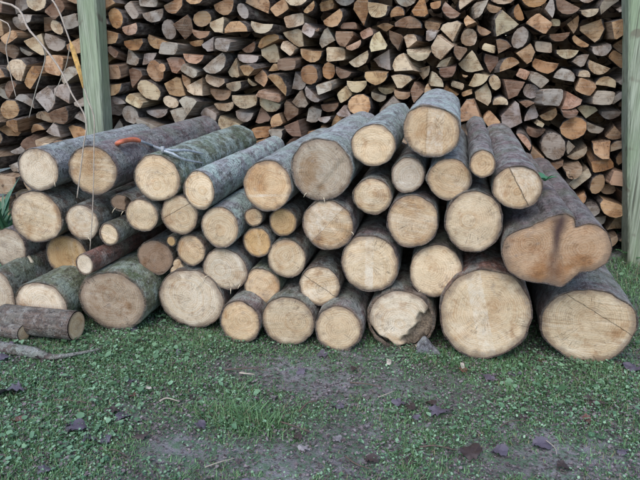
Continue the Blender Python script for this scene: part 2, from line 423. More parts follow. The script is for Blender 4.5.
# ends seen in the stack: (x, y, tone + shape) in quarter-pixels of each 160 x 120 patch; shapes h half, r round, w wedge, q block
def S(t): return [(float(a.split(',')[0]), float(a.split(',')[1]), a.split(',')[2]) for a in t.split()]
PATCH = {
 (0, 0): S('60,25,gw 145,25,ph 20,15,b 110,60,g 60,90,gr 170,85,b 215,110,pr 205,150,g 290,75,gq 50,150,tq 120,170,pw 85,200,g 230,55,b 300,170,t 215,285,tq 80,270,p 20,300,t 140,310,o 300,300,g 30,350,b 45,440,tr 100,400,g 185,405,g 255,375,g 320,410,g 240,450,b 5,370,g 20,215,b 5,110,t 360,60,b 375,190,t 360,320,b 375,430,g '
           '445,15,t 540,40,gq 610,65,g 440,80,gh 470,65,or 540,125,kh 450,150,t 610,155,t 535,175,oh 510,230,gw 575,240,gw 465,205,b 430,225,t 460,290,kq 530,305,b 620,285,tr 470,355,th 590,355,pr 475,395,gw 550,400,pq 455,430,g 520,465,gr 610,460,g 590,15,g'),
 (160, 0): S('70,20,th 150,5,t 30,110,gr 230,25,th 165,75,tr 90,110,b 135,165,th 60,195,g 145,220,kh 235,105,pw 330,75,gr 310,105,t 380,20,th 415,120,ph 470,45,tq 535,85,pq 610,45,t 550,5,p 420,155,oh 540,140,pw 260,175,gq 205,180,g 350,190,b 590,130,g 625,140,b 440,205,pw 510,195,pq 595,215,th 355,235,g 240,250,g 15,285,tr 60,255,k 120,295,gq 285,290,pw 455,270,tw 515,255,b 610,295,or 235,330,ph 310,335,ph 355,275,t 395,320,t 480,330,th 540,325,g 50,345,t 90,335,t 130,345,p 350,330,p 230,370,kh 40,410,pr 130,415,gw 335,410,ph 245,440,p 455,365,kq 440,430,ph 560,405,gw 615,385,g 330,465,g 60,465,g 180,470,g 400,470,b 470,475,t 520,450,b 615,460,g 180,130,b'),
 (320, 0): S('85,5,g 50,65,th 165,45,ow 230,45,ph 15,35,t 100,110,bq 320,45,oh 395,35,o 470,35,oh 345,10,g 580,5,ph 620,35,g 250,110,ow 350,95,b 455,100,th 535,115,p 580,80,tw 580,150,pr 15,150,g 60,210,pq 130,175,k 165,235,p 200,155,k 235,170,pw 300,160,b 365,160,pw 405,205,ph 440,160,g 485,195,pw 570,205,b 610,250,pw 505,250,pw 330,260,p 245,235,g 235,295,t 15,290,or 85,290,b 325,315,p 415,300,pw 475,330,p 545,325,pq 580,315,t 145,340,ph 260,360,ph 330,375,t 440,350,t 405,355,b 85,375,pq 235,400,ph 160,420,tr 25,370,gq 510,370,o 600,375,tq 540,410,tq 605,425,t 110,450,g 30,430,b 625,325,p 290,430,g 20,475,g 520,40,b 100,150,b 510,310,b'),
 (480, 0): S('10,40,p 50,55,th 145,55,oh 225,10,oh 95,100,pw 30,130,t 240,95,tq 285,40,g 310,80,pq 340,35,b 445,45,ph 430,10,gh 525,20,g 560,40,gh 385,95,t 450,115,t 545,115,tw 155,155,gr 45,195,pq 95,180,b 330,145,b 415,170,th 360,200,p 260,190,pq 185,215,t 480,215,gh 405,235,g 545,245,oq 260,260,oh 125,265,th 155,290,k 40,245,b 425,290,ph 470,270,p 500,325,ph 15,315,t 340,320,gh 420,345,tq 240,320,gq 75,345,pr 205,365,gr 125,350,b 285,385,g 265,410,th 360,405,kw 485,385,gq 555,390,gh 10,385,p 80,415,ph 175,410,b 45,455,tq 140,455,g 210,470,g 270,465,t 435,455,pw 350,465,b 540,465,g 600,60,b 600,180,t 600,320,g 600,430,b'),
 (0, 80): S('240,145,b 315,165,g 130,210,th 215,215,g 180,245,p 295,215,o 20,210,t 45,275,g 40,340,g 60,165,o 395,175,b 390,235,b 520,155,gr 590,180,gw 460,205,g 510,210,g 120,270,b 240,265,b'),
 (120, 110): S('110,70,gh 215,35,gh 320,50,g 500,30,gh 420,65,ph 555,90,o 570,145,t 625,150,g 390,105,b 480,120,b 270,80,b'),
 (240, 110): S('95,75,o 225,80,b 315,30,gh 440,20,g 395,75,t 295,95,o 155,105,gw 205,140,k 480,60,b 340,90,t'),
 (480, 120): S('140,5,tr 240,10,pq 375,30,or 455,25,gh 555,45,t 225,50,b 180,80,k 235,145,tw 300,110,gr 360,105,g 400,135,p 325,190,bh 485,125,tw 550,120,ph 490,175,oq 405,250,pq 470,265,tr 545,235,kq 520,300,tr 410,310,o 520,340,t 445,345,gr 545,395,pw 480,390,g 600,20,b 600,160,t 600,300,b 300,250,b 365,210,b'),
}
seeds = []
for (ox, oy), lst in PATCH.items():
    for (cx, cy, code) in lst:
        u, z = to_stack(ox+cx/4, oy+cy/4)
        if any((u-s[0])**2+(z-s[1])**2 < 0.045**2 for s in seeds): continue
        seeds.append((u, z, code[0], code[1] if len(code) > 1 else rnd.choice('hhhhwwwwq'), True))
U0, U1, Z1 = -2.75, 2.35, 1.86
z = 0.05
row = 0
while z < Z1:
    u = U0+0.05+(0.06 if row % 2 else 0)
    while u < U1:
        uu, zz = u+rnd.uniform(-.025, .025), z+rnd.uniform(-.018, .018)
        if all((uu-s[0])**2+(zz-s[1])**2 > 0.105**2 for s in seeds):
            px, py = project(from_stack(uu, zz))
            seeds.append((uu, zz, rnd.choice('ptogbk'), rnd.choice('hhhwwwqr'), -8 < px < 648 and -8 < py < 132))
        u += 0.125
    z += 0.095; row += 1

def clip(poly, n, d):
    out = []
    for i in range(len(poly)):
        a, b = poly[i], poly[(i+1) % len(poly)]
        da, db = n[0]*a[0]+n[1]*a[1]-d, n[0]*b[0]+n[1]*b[1]-d
        if da <= 0: out.append(a)
        if da*db < 0:
            t = da/(da-db); out.append((a[0]+(b[0]-a[0])*t, a[1]+(b[1]-a[1])*t))
    return out
sarr = np.array([(s[0], s[1]) for s in seeds])
SIZE = np.array([rnd.choice([.05, .06, .065, .07, .085])*(1.12 if q[3] == 'r' else 1.0) for q in seeds])
def cell(i):
    u, z = sarr[i]
    poly = [(u-.14, max(z-.14, 0.0)), (u+.14, max(z-.14, 0.0)), (u+.14, min(z+.14, Z1)), (u-.14, min(z+.14, Z1))]
    d2 = ((sarr-sarr[i])**2).sum(1)
    for j in np.argsort(d2)[1:16]:
        v = sarr[j]-sarr[i]; L = math.hypot(*v)
        n = v/L
        poly = clip(poly, n, n@sarr[i]+min(.78*L, max(.22*L, L/2+(SIZE[i]**2-SIZE[j]**2)/(2*L)*1.0)))
        if len(poly) < 3: return None
    return poly

def template(kind):
    """unit outline (x,z) counter-clockwise with a bark flag per edge"""
    P, B = [], []
    if kind == 'r':
        n = 12; ph = rnd.uniform(0, 6)
        for k in range(n):
            w = 2*math.pi*k/n; r = 1+0.07*math.sin(2*w+ph)+rnd.uniform(-.04, .04)
            P.append((r*math.cos(w), r*math.sin(w))); B.append(1)
    elif kind == 'h':
        n = 8; a0 = rnd.uniform(-.15, .35)
        for k in range(n+1):
            w = -a0+(math.pi+2*a0)*k/n; r = 1+rnd.uniform(-.05, .05)
            P.append((r*math.cos(w), r*math.sin(w)*rnd.uniform(.93, 1.0))); B.append(1)
        B[-1] = 0
        P.append((rnd.uniform(-.25, .25), -math.sin(a0)*1.0+rnd.uniform(-.08, .14))); B.append(0)
    elif kind == 'w':
        a = rnd.uniform(.55, .85); n = 5
        P.append((0, 0)); B.append(0)
        for k in range(n+1):
            w = math.pi/2-a+2*a*k/n; r = 1+rnd.uniform(-.05, .05)
            P.append((r*math.cos(w), r*math.sin(w))); B.append(1 if k < n else 0)
        if rnd.random() < .6:       # blunt apex
            P[0] = (rnd.uniform(.04, .14), rnd.uniform(.02, .16)); P.append((rnd.uniform(-.2, -.05), rnd.uniform(.06, .25))); B.append(0)
    else:
        pts = [(-1, -.7), (1, -.7), (1, .7), (-1, .7)]
        pts = [(x*rnd.uniform(.75, 1.1), y*rnd.uniform(.75, 1.15)) for x, y in pts]
        for k in range(4):
            a, b = Vector(pts[k]), Vector(pts[(k+1) % 4])
            P.append(tuple(a.lerp(b, .10))); B.append(1 if k == 0 else 0)
            m = a.lerp(b, .5)*rnd.uniform(.95, 1.12)
            P.append((m.x, m.y)); B.append(1 if k == 0 else 0)
            P.append(tuple(a.lerp(b, .90))); B.append(0)
    P = np.array(P)
    # area centroid to origin
    x, y = P[:, 0], P[:, 1]; x2, y2 = np.roll(x, -1), np.roll(y, -1)
    cr = x*y2-x2*y; A = cr.sum()/2
    P = P-np.array([((x+x2)*cr).sum(), ((y+y2)*cr).sum()])/(6*A)
    return P, B, abs(A)

def fit(poly, kind, tries):
    poly = np.array(poly)
    e = np.roll(poly, -1, 0)-poly
    L = np.hypot(e[:, 0], e[:, 1]); ok = L > 1e-6
    poly, e, L = poly[ok], e[ok], L[ok]
    Nn = np.column_stack([e[:, 1], -e[:, 0]])/L[:, None]
    d = (Nn*poly).sum(1)
    c0 = poly.mean(0)
    P, B, A = template(kind)
    best = None
    flat = rnd.random() < .75
    for t in range(tries):
        if kind == 'h': w = (math.pi if flat else 0)+rnd.gauss(0, .28)
        elif kind == 'q': w = rnd.gauss(0, .35)
        elif kind == 'w': w = rnd.choice([0, math.pi, math.pi, math.pi/2, -math.pi/2])+rnd.gauss(0, .4)
        else: w = rnd.uniform(-math.pi, math.pi)
        ax = rnd.uniform(1.0, 1.5) if kind in 'hq' else rnd.uniform(.78, 1.28)
        R = np.array([[math.cos(w), -math.sin(w)], [math.sin(w), math.cos(w)]])
        Q = (P*np.array([ax, 1/ax]))@R.T
        c = c0+nrng.normal(0, .012, 2)
        slack = d-Nn@c
        if slack.min() <= 0: continue
        s = (slack/np.maximum((Q@Nn.T).max(0), 1e-4)).min()
        if best is None or s > best[0]: best = (s, Q*s, c)
    if best is None: return None
    Q, c = best[1], best[2]
    slack = d-Nn@c
    out = []
    for v in Q:                       # let the outline swell into the room it has
        nv = Nn@v
        tm = min((slack[k]/nv[k] for k in range(len(nv)) if nv[k] > 1e-9), default=1.0)
        out.append(v*min(tm*.97, 1.04))
    return np.array(out), B, c

def firewood_mesh(Q, B, length, twist, endshape):
    n = len(Q)
    V, Fc, M = [], [], []
    def ring(y, s, rot=0.0, tilt=(0, 0)):
        c, k = math.cos(rot), math.sin(rot)
        for x, z in Q:
            xx, zz = (x*c-z*k)*s, (x*k+z*c)*s
            V.append((xx, y+xx*tilt[0]+zz*tilt[1], zz))
    ring(0.0, .955, 0, endshape); ring(.005, 1.0, 0, endshape)
    ring(length*.5, 1.0, twist*.5); ring(length, .95, twist)
    for a in range(3):
        for k in range(n):
            Fc.append((a*n+k, a*n+(k+1) % n, (a+1)*n+(k+1) % n, (a+1)*n+k)); M.append((2 if B[k] else 1) if a else (2 if B[k] else 0))
    c0 = len(V); V.append((0, rnd.uniform(-.004, .002), 0))
    for k in range(n): Fc.append((c0, (k+1) % n, k)); M.append(0)
    c1 = len(V); V.append((0, length, 0))
    for k in range(n): Fc.append((c1, 3*n+k, 3*n+(k+1) % n)); M.append(0)
    return V, Fc, M

SHAPES = {'h': 'half-round', 'w': 'wedge', 'q': 'block', 'r': 'round'}
singles = []
rest_v, rest_f, rest_m = [], [], []
n_single = 0
order = sorted(range(len(seeds)), key=lambda i: not seeds[i][4])
for i in order:
    u, zc, tone, shp, vis = seeds[i]
    poly = cell(i)
    if poly is None: continue
    got = fit(poly, shp, 320 if vis else 40)
    if got is None: continue
    Q, B, c = got
    length = rnd.uniform(.36, .42)
    V, Fc, M = firewood_mesh(Q, B, length, rnd.gauss(0, .05), (rnd.gauss(0, .16), rnd.gauss(0, .14)))
    loc = from_stack(c[0], c[1]) + AX*rnd.uniform(-.08, .08)
    wild = rnd.random() < .12
    yaw, pit = -YAW+rnd.gauss(0, .20 if wild else .07), rnd.gauss(0, .10 if wild else .05)
    if vis and n_single < 300:
        n_single += 1
        o = mesh_obj('firewood', V, Fc, [FW_END, FW_SIDE, FW_BARK], midx=M, smooth=False)
        o.location = loc; o.rotation_euler = (pit, 0, yaw)
        base = TONES[tone][1]; k = rnd.uniform(.82, 1.12)
        o['tint'] = [base[0]*k*rnd.uniform(.95, 1.05), base[1]*k, base[2]*k*rnd.uniform(.92, 1.08)]
        o['seed'] = rnd.uniform(0, 50); w = rnd.uniform(0, 6.28); o['pith_x'] = .04*math.cos(w); o['pith_z'] = .04*math.sin(w)
        singles.append((o, c[0], c[1], TONES[tone][0], SHAPES[shp]))
    else:
        Mx = Matrix.Translation(loc) @ Matrix.Rotation(yaw, 4, 'Z') @ Matrix.Rotation(pit, 4, 'X')
        b = len(rest_v)
        rest_v += [tuple(Mx @ Vector(v)) for v in V]; rest_f += [tuple(b+q for q in f) for f in Fc]; rest_m += M
def near(i, du, dz):
    best = None
    for j, q in enumerate(singles):
        if j == i: continue
        a, b = q[1]-singles[i][1], q[2]-singles[i][2]; r = math.hypot(a, b)
        if r < .22 and (a*du+b*dz) > .72*r and (best is None or r < best[0]): best = (r, q[3], q[4])
    return ('an ' if best[1][0] == 'o' else 'a ')+best[1]+' '+best[2] if best else None
for i, (o, u, zc, tn, sh) in enumerate(singles):
    dn, lf, rg = near(i, 0, -1), near(i, -1, 0), near(i, 1, 0)
    t = '%s firewood %s' % (tn, sh)
    if dn: t += ' on '+dn
    if lf and rg: t += (', between ' if dn else ' between ')+lf+' and '+rg
    elif lf or rg: t += ', beside '+(lf or rg)
    if not dn and not (lf and rg): t += ' in the tall stack'
    tag(o, t, 'firewood', 'split firewood in the tall stack')
# two more rows behind, seen only through the gaps
for depth, du, dz0 in ((.50, 0.0, 0.0), (.84, .06, .048)):
    z = 0.05+dz0
    while z < Z1-.05:
        u = U0+du+rnd.uniform(0, .03)
        while u < U1:
            P, B, A = template(rnd.choice('hwwqr'))
            w = rnd.uniform(-3, 3); R = np.array([[math.cos(w), -math.sin(w)], [math.sin(w), math.cos(w)]])
            Q = (P@R.T); Q = Q/np.abs(Q).max(0)*np.array([.074, .060])
            V, Fc, M = firewood_mesh(Q, B, .3, 0, (0, 0))
            loc = from_stack(u, z)+AX*(depth+rnd.uniform(0, .03))
            Mx = Matrix.Translation(loc) @ Matrix.Rotation(-YAW, 4, 'Z')
            b = len(rest_v)
            rest_v += [tuple(Mx @ Vector(v)) for v in V]; rest_f += [tuple(b+q for q in f) for f in Fc]; rest_m += M
            u += .118
        z += .096
rest = mesh_obj('firewood_mass', rest_v, rest_f, [FW_END, FW_SIDE, FW_BARK], midx=rest_m, smooth=False)
rest['tint'] = [.34, .25, .17]; rest['seed'] = 3.3; rest['pith_x'] = .03; rest['pith_z'] = .02
tag(rest, 'rest of the tall firewood stack, hidden behind the logs and the front row', 'firewood', kind='stuff')

# posts that hold the stack
def post(px_top, px_bot, y_bot, width, thick, label, lean_z=2.1):
    pb = on_front(px_bot, y_bot, STACK_OFF-.12)
    pt = on_front(px_top, 0, STACK_OFF-.12)
    d = (pt-pb)/(pt.z-pb.z)
    base = pb-d*(pb.z+.05)
    o_root = empty('timber_post', (base.x, base.y, 0), -YAW)
    bm = bmesh.new()
    V, Fc = [], []
    inv = Matrix.Rotation(YAW, 4, 'Z')
    nz = 26; ch = .012
    sec = [(-width/2+ch, -thick/2), (0, -thick/2-.002), (width/2-ch, -thick/2), (width/2, -thick/2+ch), (width/2, thick/2-ch), (width/2-ch, thick/2), (-width/2+ch, thick/2), (-width/2, thick/2-ch), (-width/2, -thick/2+ch)]
    n = len(sec)
    for k in range(nz+1):
        zz = lean_z*k/nz
        p = inv @ (d*zz)
        for q, (x, y) in enumerate(sec):
            j = noise.noise(Vector((q*1.7, zz*3, px_bot)))*.004
            V.append((p.x+x+j, p.y+y, zz))
    for k in range(nz):
        for q in range(n):
            Fc.append((k*n+q, k*n+(q+1) % n, (k+1)*n+(q+1) % n, (k+1)*n+q))
    Fc.append(tuple(range(n))[::-1]); Fc.append(tuple(nz*n+q for q in range(n)))
    bm.free()
    bpy.data.objects.remove(o_root)
    o = mesh_obj('timber_post', V, Fc, POST, smooth=False)
    o.location = (base.x, base.y, -.03); o.rotation_euler = (0, 0, -YAW)
    tag(o, label, 'post', 'posts in front of the firewood stack')
    return o
post(91, 100, 140, .135, .12, 'squared green-grey timber post rising behind the log with the orange-handled tongs')
post(642, 640, 240, .17, .16, 'green-grey timber post at the end of the stack beside a small fern')

# ------------------------------------------------------------------ the pile of sawn logs
CYL = []     # (front centre, radius, length) for laying things on the logs
TINT = {'p': (0.58, 0.455, 0.305), 'w': (0.62, 0.525, 0.40), 't': (0.52, 0.38, 0.235), 'o': (0.47, 0.31, 0.15), 'b': (0.25, 0.17, 0.115), 'g': (0.43, 0.36, 0.275), 'm': (0.36, 0.235, 0.14), 'd': (0.34, 0.265, 0.19)}
BARKT = {'g': (0.23, 0.195, 0.165), 'n': (0.15, 0.105, 0.08), 'r': (0.24, 0.115, 0.085), 's': (0.40, 0.40, 0.40), 'v': (0.18, 0.205, 0.125), 'u': (0.23, 0.17, 0.165)}
def make_log(cx, cy, rx, ry, label, tint='p', bark='g', length=1.1, off=0.0, lichen=.35, moss=.3, stain=.6,
             outline=None, ground_y=None, yaw=0.0, rough=1.0, rim=.055, step=None, broken=0.0, taper=.93, pitch=0.0, splinters=0, stubs=(), name='log', band=None, twin=False):
    if ground_y is not None:            # resting on the ground: its distance from where it touches
        g = on_ground(cx, ground_y, .0)
        off = (g-Vector((0, Y0, 0))).dot(AX)
    c = on_front(cx, cy, off)
    ex = (on_front(cx+rx, cy, off)-on_front(cx-rx, cy, off)).dot(RT)/2
    ez = (on_front(cx, cy-ry, off)-on_front(cx, cy+ry, off)).z/2
    sd = rnd.uniform(0, 60)
    NS = 144 if twin else 64
    rad = []
    if outline:
        pts = []
        for (x, y) in outline:
            p = on_front(x, y, off)-c
            pts.append((math.atan2(p.z, p.dot(RT)), math.hypot(p.z, p.dot(RT))))
        pts.sort()
        an = np.array([q[0] for q in pts]); rr = np.array([q[1] for q in pts])
        an3 = np.concatenate([an-2*math.pi, an, an+2*math.pi]); rr3 = np.concatenate([rr]*3)
        base = [float(np.interp(2*math.pi*k/NS-(2*math.pi if 2*math.pi*k/NS > math.pi else 0), an3, rr3)) for k in range(NS)]
        base = [(base[k-1]+(8 if twin else 2)*base[k]+base[(k+1) % NS])/(10 if twin else 4) for k in range(NS)]
    else:
        base = [ex*ez/math.sqrt((ez*math.cos(2*math.pi*k/NS))**2+(ex*math.sin(2*math.pi*k/NS))**2) for k in range(NS)]
    for k in range(NS):
        w = 2*math.pi*k/NS
        j = .05*noise.noise(Vector((math.cos(w)*1.1, math.sin(w)*1.1, sd)))+.03*noise.noise(Vector((math.cos(w)*3.5, math.sin(w)*3.5, sd+9)))
        rad.append(base[k]*(1+j-.008))
    R = sum(rad)/NS
    root = empty(name, c, -YAW-yaw)
    root.rotation_euler = (pitch, 0, -YAW-yaw)
    tx, tz = rnd.gauss(0, .035), rnd.gauss(0, .03)
    tx2, tz2 = rnd.gauss(0, .06), rnd.gauss(0, .06)
    CYL.append((c, R, length, AX.copy()))
    bk = max(rim*R, .004)
    # bark: rim, shoulder, body
    V, Fc = [], []
    ys = [0.0, 0.0, .008]
    nl = max(8, int(length/.035))
    ys += [.008+(length-.008)*(k+1)/nl for k in range(nl)]
    for a, y in enumerate(ys):
        f = y/length
        for k in range(NS):
            w = 2*math.pi*k/NS
            cw, sw = math.cos(w), math.sin(w)
            r = rad[k]*(1-(1-taper)*f)
            p = Vector((cw*r*14, y*5, sw*r*14+sd))
            amp = rough*(.0035+.012*R)
            if twin and a == 0: bk = .006
            nz = noise.noise(p)*amp+noise.noise(p*2.7)*amp*.6
            nz += .02*R*noise.noise(Vector((cw*2, y*3, sd+sw*2)))*f*2
            if a == 0: r -= bk
            elif a == 1: r = r-bk*.18+nz*.5
            else: r = r+nz
            x, zz = cw*r, sw*r
            yy = y
            if a < 3:
                yy += x*tx+zz*tz+(noise.noise(Vector((cw*6, sw*6, sd+a)))*.004 if a else 0)
            if a == 0: yy += .004
            if a == len(ys)-1: yy += x*tx2+zz*tz2
            V.append((x, yy, zz))
    for a in range(len(ys)-1):
        for k in range(NS):
            Fc.append((a*NS+k, a*NS+(k+1) % NS, (a+1)*NS+(k+1) % NS, (a+1)*NS+k))
    bo = mesh_obj('bark', V, Fc, BARK, root)
    at = bo.data.attributes.new('inner', 'FLOAT', 'POINT'); at.data.foreach_set('value', [1.0]*(2*NS)+[.35]*NS+[0.0]*(len(V)-3*NS))
    t = TINT[tint]; kk = rnd.uniform(.86, 1.12)
    b = BARKT[bark]; kb = rnd.uniform(.85, 1.1)
    bo['bark'] = [b[0]*kb, b[1]*kb, b[2]*kb]; bo['seed'] = sd; bo['lichen'] = lichen; bo['moss'] = moss  # the lichen amount also sets how many painted sky glints show
    # sawn ends
    for end in (0, 1):
        V, Fc, rimv = [], [], []
        nr = (26 if broken else 12) if end == 0 else 3
        torn = [0.0]; V.append((0, 0 if end == 0 else length, 0)); rimv.append(0.0)
        for q in range(1, nr+1):
            s = q/nr
            for k in range(NS):
                w = 2*math.pi*k/NS
                r = (rad[k]-bk*.85)*s*(1 if end == 0 else taper)
                x, zz = math.cos(w)*r, math.sin(w)*r
                dark = 0
                if end == 0:
                    y = x*tx+zz*tz+noise.noise(Vector((x*14, zz*14, sd)))*.0035+noise.noise(Vector((x*45, zz*45, sd+3)))*.0014
                    if s > .9: y += .003*(s-.9)/.1
                    if step:
                        (sx, sz, sdep, soff) = step
                        y += sdep*max(0, min(1, (x*sx+zz*sz-soff)/.006))
                    if broken:
                        nb = x/R*.75-zz/R*.35-.33+.32*noise.noise(Vector((x*16+4, zz*16, sd)))+.10*noise.noise(Vector((x*50, zz*50, sd)))
                        nb = max(nb, -zz/R*.9-x/R*.35-.68+.3*noise.noise(Vector((x*20, zz*20, sd+5))))
                        hit = max(0, min(1, nb/.10))
                        y += broken*hit*(.8+.5*noise.noise(Vector((x*60, zz*25, sd))))
                        dark = hit
                else:
                    y = length+x*tx2+zz*tz2
                V.append((x, y, zz)); rimv.append(s); torn.append(dark)
        if end == 0: V[0] = (0, sum(V[1+k][1] for k in range(NS))/NS, 0)
        for k in range(NS):
            f = (0, 1+(k+1) % NS, 1+k)
            Fc.append(f if end == 0 else f[::-1])
        for q in range(nr-1):
            for k in range(NS):
                a0 = 1+q*NS
                f = (a0+k, a0+(k+1) % NS, a0+NS+(k+1) % NS, a0+NS+k)
                Fc.append(f if end == 0 else f[::-1])
        fo = mesh_obj('sawn_end', V, Fc, SAWN, root)
        at = fo.data.attributes.new('rim', 'FLOAT', 'POINT'); at.data.foreach_set('value', rimv)
        if broken: at = fo.data.attributes.new('torn', 'FLOAT', 'POINT'); at.data.foreach_set('value', torn)
        fo['tint'] = [t[0]*kk, t[1]*kk, t[2]*kk]; fo['seed'] = sd; fo['stain'] = stain
        fo['band_x'], fo['band_z'], fo['band_off'], fo['band_w'], fo['band_line'] = band if band else (0., 0., -1., 0., 0.)
        fo['twin'] = 1.0 if twin and end == 0 else 0.0; fo['pith2_x'] = -.085; fo['pith2_z'] = .01
        fo['pith_x'] = rnd.gauss(0, .12)*R; fo['pith_z'] = rnd.gauss(0, .12)*R
        if twin: fo['pith_x'] = .095; fo['pith_z'] = .01
        fo['saw'] = rnd.uniform(-1.57, 1.57) if rnd.random() < .5 else rnd.uniform(-.4, .4); fo['saw_amount'] = .15 if twin else rnd.choice([.08, .15, .25, .4, .55])
    # torn fibres left by the saw along the rim
    for q in range(splinters):
        w = rnd.uniform(-2.8, -.2)
        r = R*.93
        p0 = Vector((math.cos(w)*r, -.001, math.sin(w)*r))
        dr = Vector((math.cos(w)*.6+rnd.gauss(0, .4), -.45, math.sin(w)*.7)).normalized()
        L = rnd.uniform(.010, .022)
        Vt, Ft = tube([p0-dr*.006, p0+dr*L*.5, p0+dr*L+Vector((0, 0, -.005))], [.0020, .0014, .0005], 5)
        so = mesh_obj('splinter', Vt, Ft, CHIP, root); so['tint'] = [.66, .56, .40]
    for (w, y, L, r) in stubs:
        Rr = R*(1-(1-taper)*y/length)
        p0 = Vector((math.cos(w)*Rr*.9, y, math.sin(w)*Rr*.9)); dr = Vector((math.cos(w), -.5, math.sin(w))).normalized()
        Vt, Ft = tube([p0, p0+dr*(L*.6), p0+dr*L], [r*1.3, r*1.05, r], 10)
        so = mesh_obj('branch_stub', Vt, Ft, CHIP, root); so['tint'] = [.52, .45, .34]
    tag(root, label, 'log', 'sawn logs in the pile')
    return root

L = make_log
# ---- row on the ground
L(-1, 297, 15, 26, 'log with flat pale end against the short dark billets', 'g', 'n', 1.0, ground_y=323, moss=.5)
L(41, 306, 27, 24, 'pale rough-ended mossy log partly hidden by the short dark billets', 'w', 'v', 1.1, ground_y=330, moss=.8, stain=.8, splinters=2)
L(112, 301, 34, 29.5, 'thick mossy log with dark-rimmed brown end low on the ground', 'd', 'v', 1.25, ground_y=331, moss=.9, lichen=.5, rim=.09, stain=.9)
L(191, 299, 33.5, 29.5, 'thick whitish-ended log on the ground under the small dark brown one', 'w', 'n', 1.1, ground_y=328.5, stain=.4)
L(240, 322, 20.5, 22, 'small dark-barked log with mottled brownish end beside thick whitish log', 't', 'u', 1.0, ground_y=344, stain=1.0, rim=.09, rough=1.2)
L(288, 321, 26.5, 25, 'pale clean-ended ground log with one small dark nick near its rim', 'p', 'g', 1.1, ground_y=346, stain=.2, rim=.05)
L(338, 329, 24, 23.5, 'ground log with speckled rim and thick dark bark beside the broken-ended log', 'p', 'u', 1.05, ground_y=352, stain=.5, rim=.10, rough=1.3)
L(401, 320, 35, 31, 'ground log with broken jagged end and torn bark', 'w', 'n', 1.1, ground_y=351, broken=.035, rim=.10, rough=1.8, moss=.5, splinters=3)
L(485.5, 315, 47.5, 46.5, 'very thick upright-grained log on the ground with reddish bark on top', 'p', 'r', 1.3, ground_y=361.5, stain=.5, rough=1.3, rim=.05, step=(1, .25, .004, -.02), band=(1., .25, .05, .06, .0))
L(589, 322, 50, 42, 'very thick egg-ended log with one long straight check, carrying the twin-hearted log', 'p', 'u', 1.45, ground_y=364, lichen=.3, stain=.5,
  outline=[(540, 330), (541, 315), (549, 303), (562, 293), (580, 288), (600, 290), (620, 298), (635, 309), (639, 322), (634, 338), (622, 352), (607, 362), (588, 364), (568, 360), (552, 350), (544, 341)], rim=.045, band=(.50, .86, -.045, .0, .5))
# ---- second layer
L(9, 249, 17, 20.5, 'pinkish pale log end with a stubby pale knot on its side', 'g', 'u', 1.0, .12, stubs=[(-.5, .02, .05, .012)])
L(67, 256, 20.5, 20.5, 'orange-ended log with one small dark knot behind a thin reddish pole', 'o', 'n', 1.05, .13, stain=.3)
L(84.5, 264.5, 9.5, 10.5, 'thin pale-ended pole with reddish bark lying across the orange-ended log', 'w', 'r', .8, -.06, yaw=.10, rim=.05, lichen=.1)
L(155, 257.5, 17.5, 17, 'small log with dark brown weathered end', 'b', 'n', 1.0, .10, stain=.9)
L(171, 241.5, 5, 5.5, 'very thin stick end tucked above the dark brown log end', 'o', 'n', .8, .08, rim=.08)
L(191, 250.5, 14.5, 15.5, 'small pale orange-ended log beside the dark brown log end', 't', 'n', 1.0, .05)
L(177, 267, 7.5, 6.5, 'small pale wedge offcut between the dark brown and whitish log ends', 'p', 'n', .5, .09, rim=.03,
  outline=[(170, 273), (173, 266), (178, 258), (182, 264), (185, 270), (178, 274)])
L(225, 269.5, 23, 21, 'medium pale log with torn strip along its lower rim under the grey-barked log', 'w', 'u', 1.05, .05, splinters=3)
L(262, 286.5, 18.5, 18.5, 'small log with dark blotch on the upper rim of its tan end', 't', 'v', 1.0, .06, stain=.8, moss=.5)
L(286.5, 258.5, 19.5, 19.5, 'small pale log with faint round heart beside two little orange ends', 'p', 'n', 1.0, .05)
L(319.5, 286, 20.5, 20.5, 'small pale log end with one long slanting scratch', 'p', 'n', 1.0, .04, stain=.2, band=(.55, .83, .0, .0, .5))
L(369.5, 264, 30, 29.5, 'thick pale log with a whiter vertical saw band down its end', 'p', 'u', 1.1, .02, stain=.5, step=(1, 0, .005, -.03), band=(1., 0., .02, .035, .0))
L(435.5, 271, 27.5, 26, 'medium log end with a whitish streak wedged above the very thick reddish-barked log', 'p', 'g', 1.1, .05, stain=.7, splinters=1)
L(557, 243, 55, 47, 'wide twin-hearted log with a notched heart-shaped end and purple-grey bark', 'm', 'u', 1.42, -.06, stain=.9, lichen=.15, rim=.035, rough=.8, taper=.9, twin=True,
  outline=[(502, 250), (503, 243), (507, 237), (517, 231), (530, 226), (543, 220), (555, 215), (565, 213.5), (573, 217), (575.5, 222), (576, 228), (579, 226), (587, 223), (598, 225), (608, 232), (613, 243), (613, 252), (609, 262), (597, 270), (581, 273), (575, 277), (568, 283), (561, 287), (545, 284), (525, 281), (509, 272), (504, 261)])
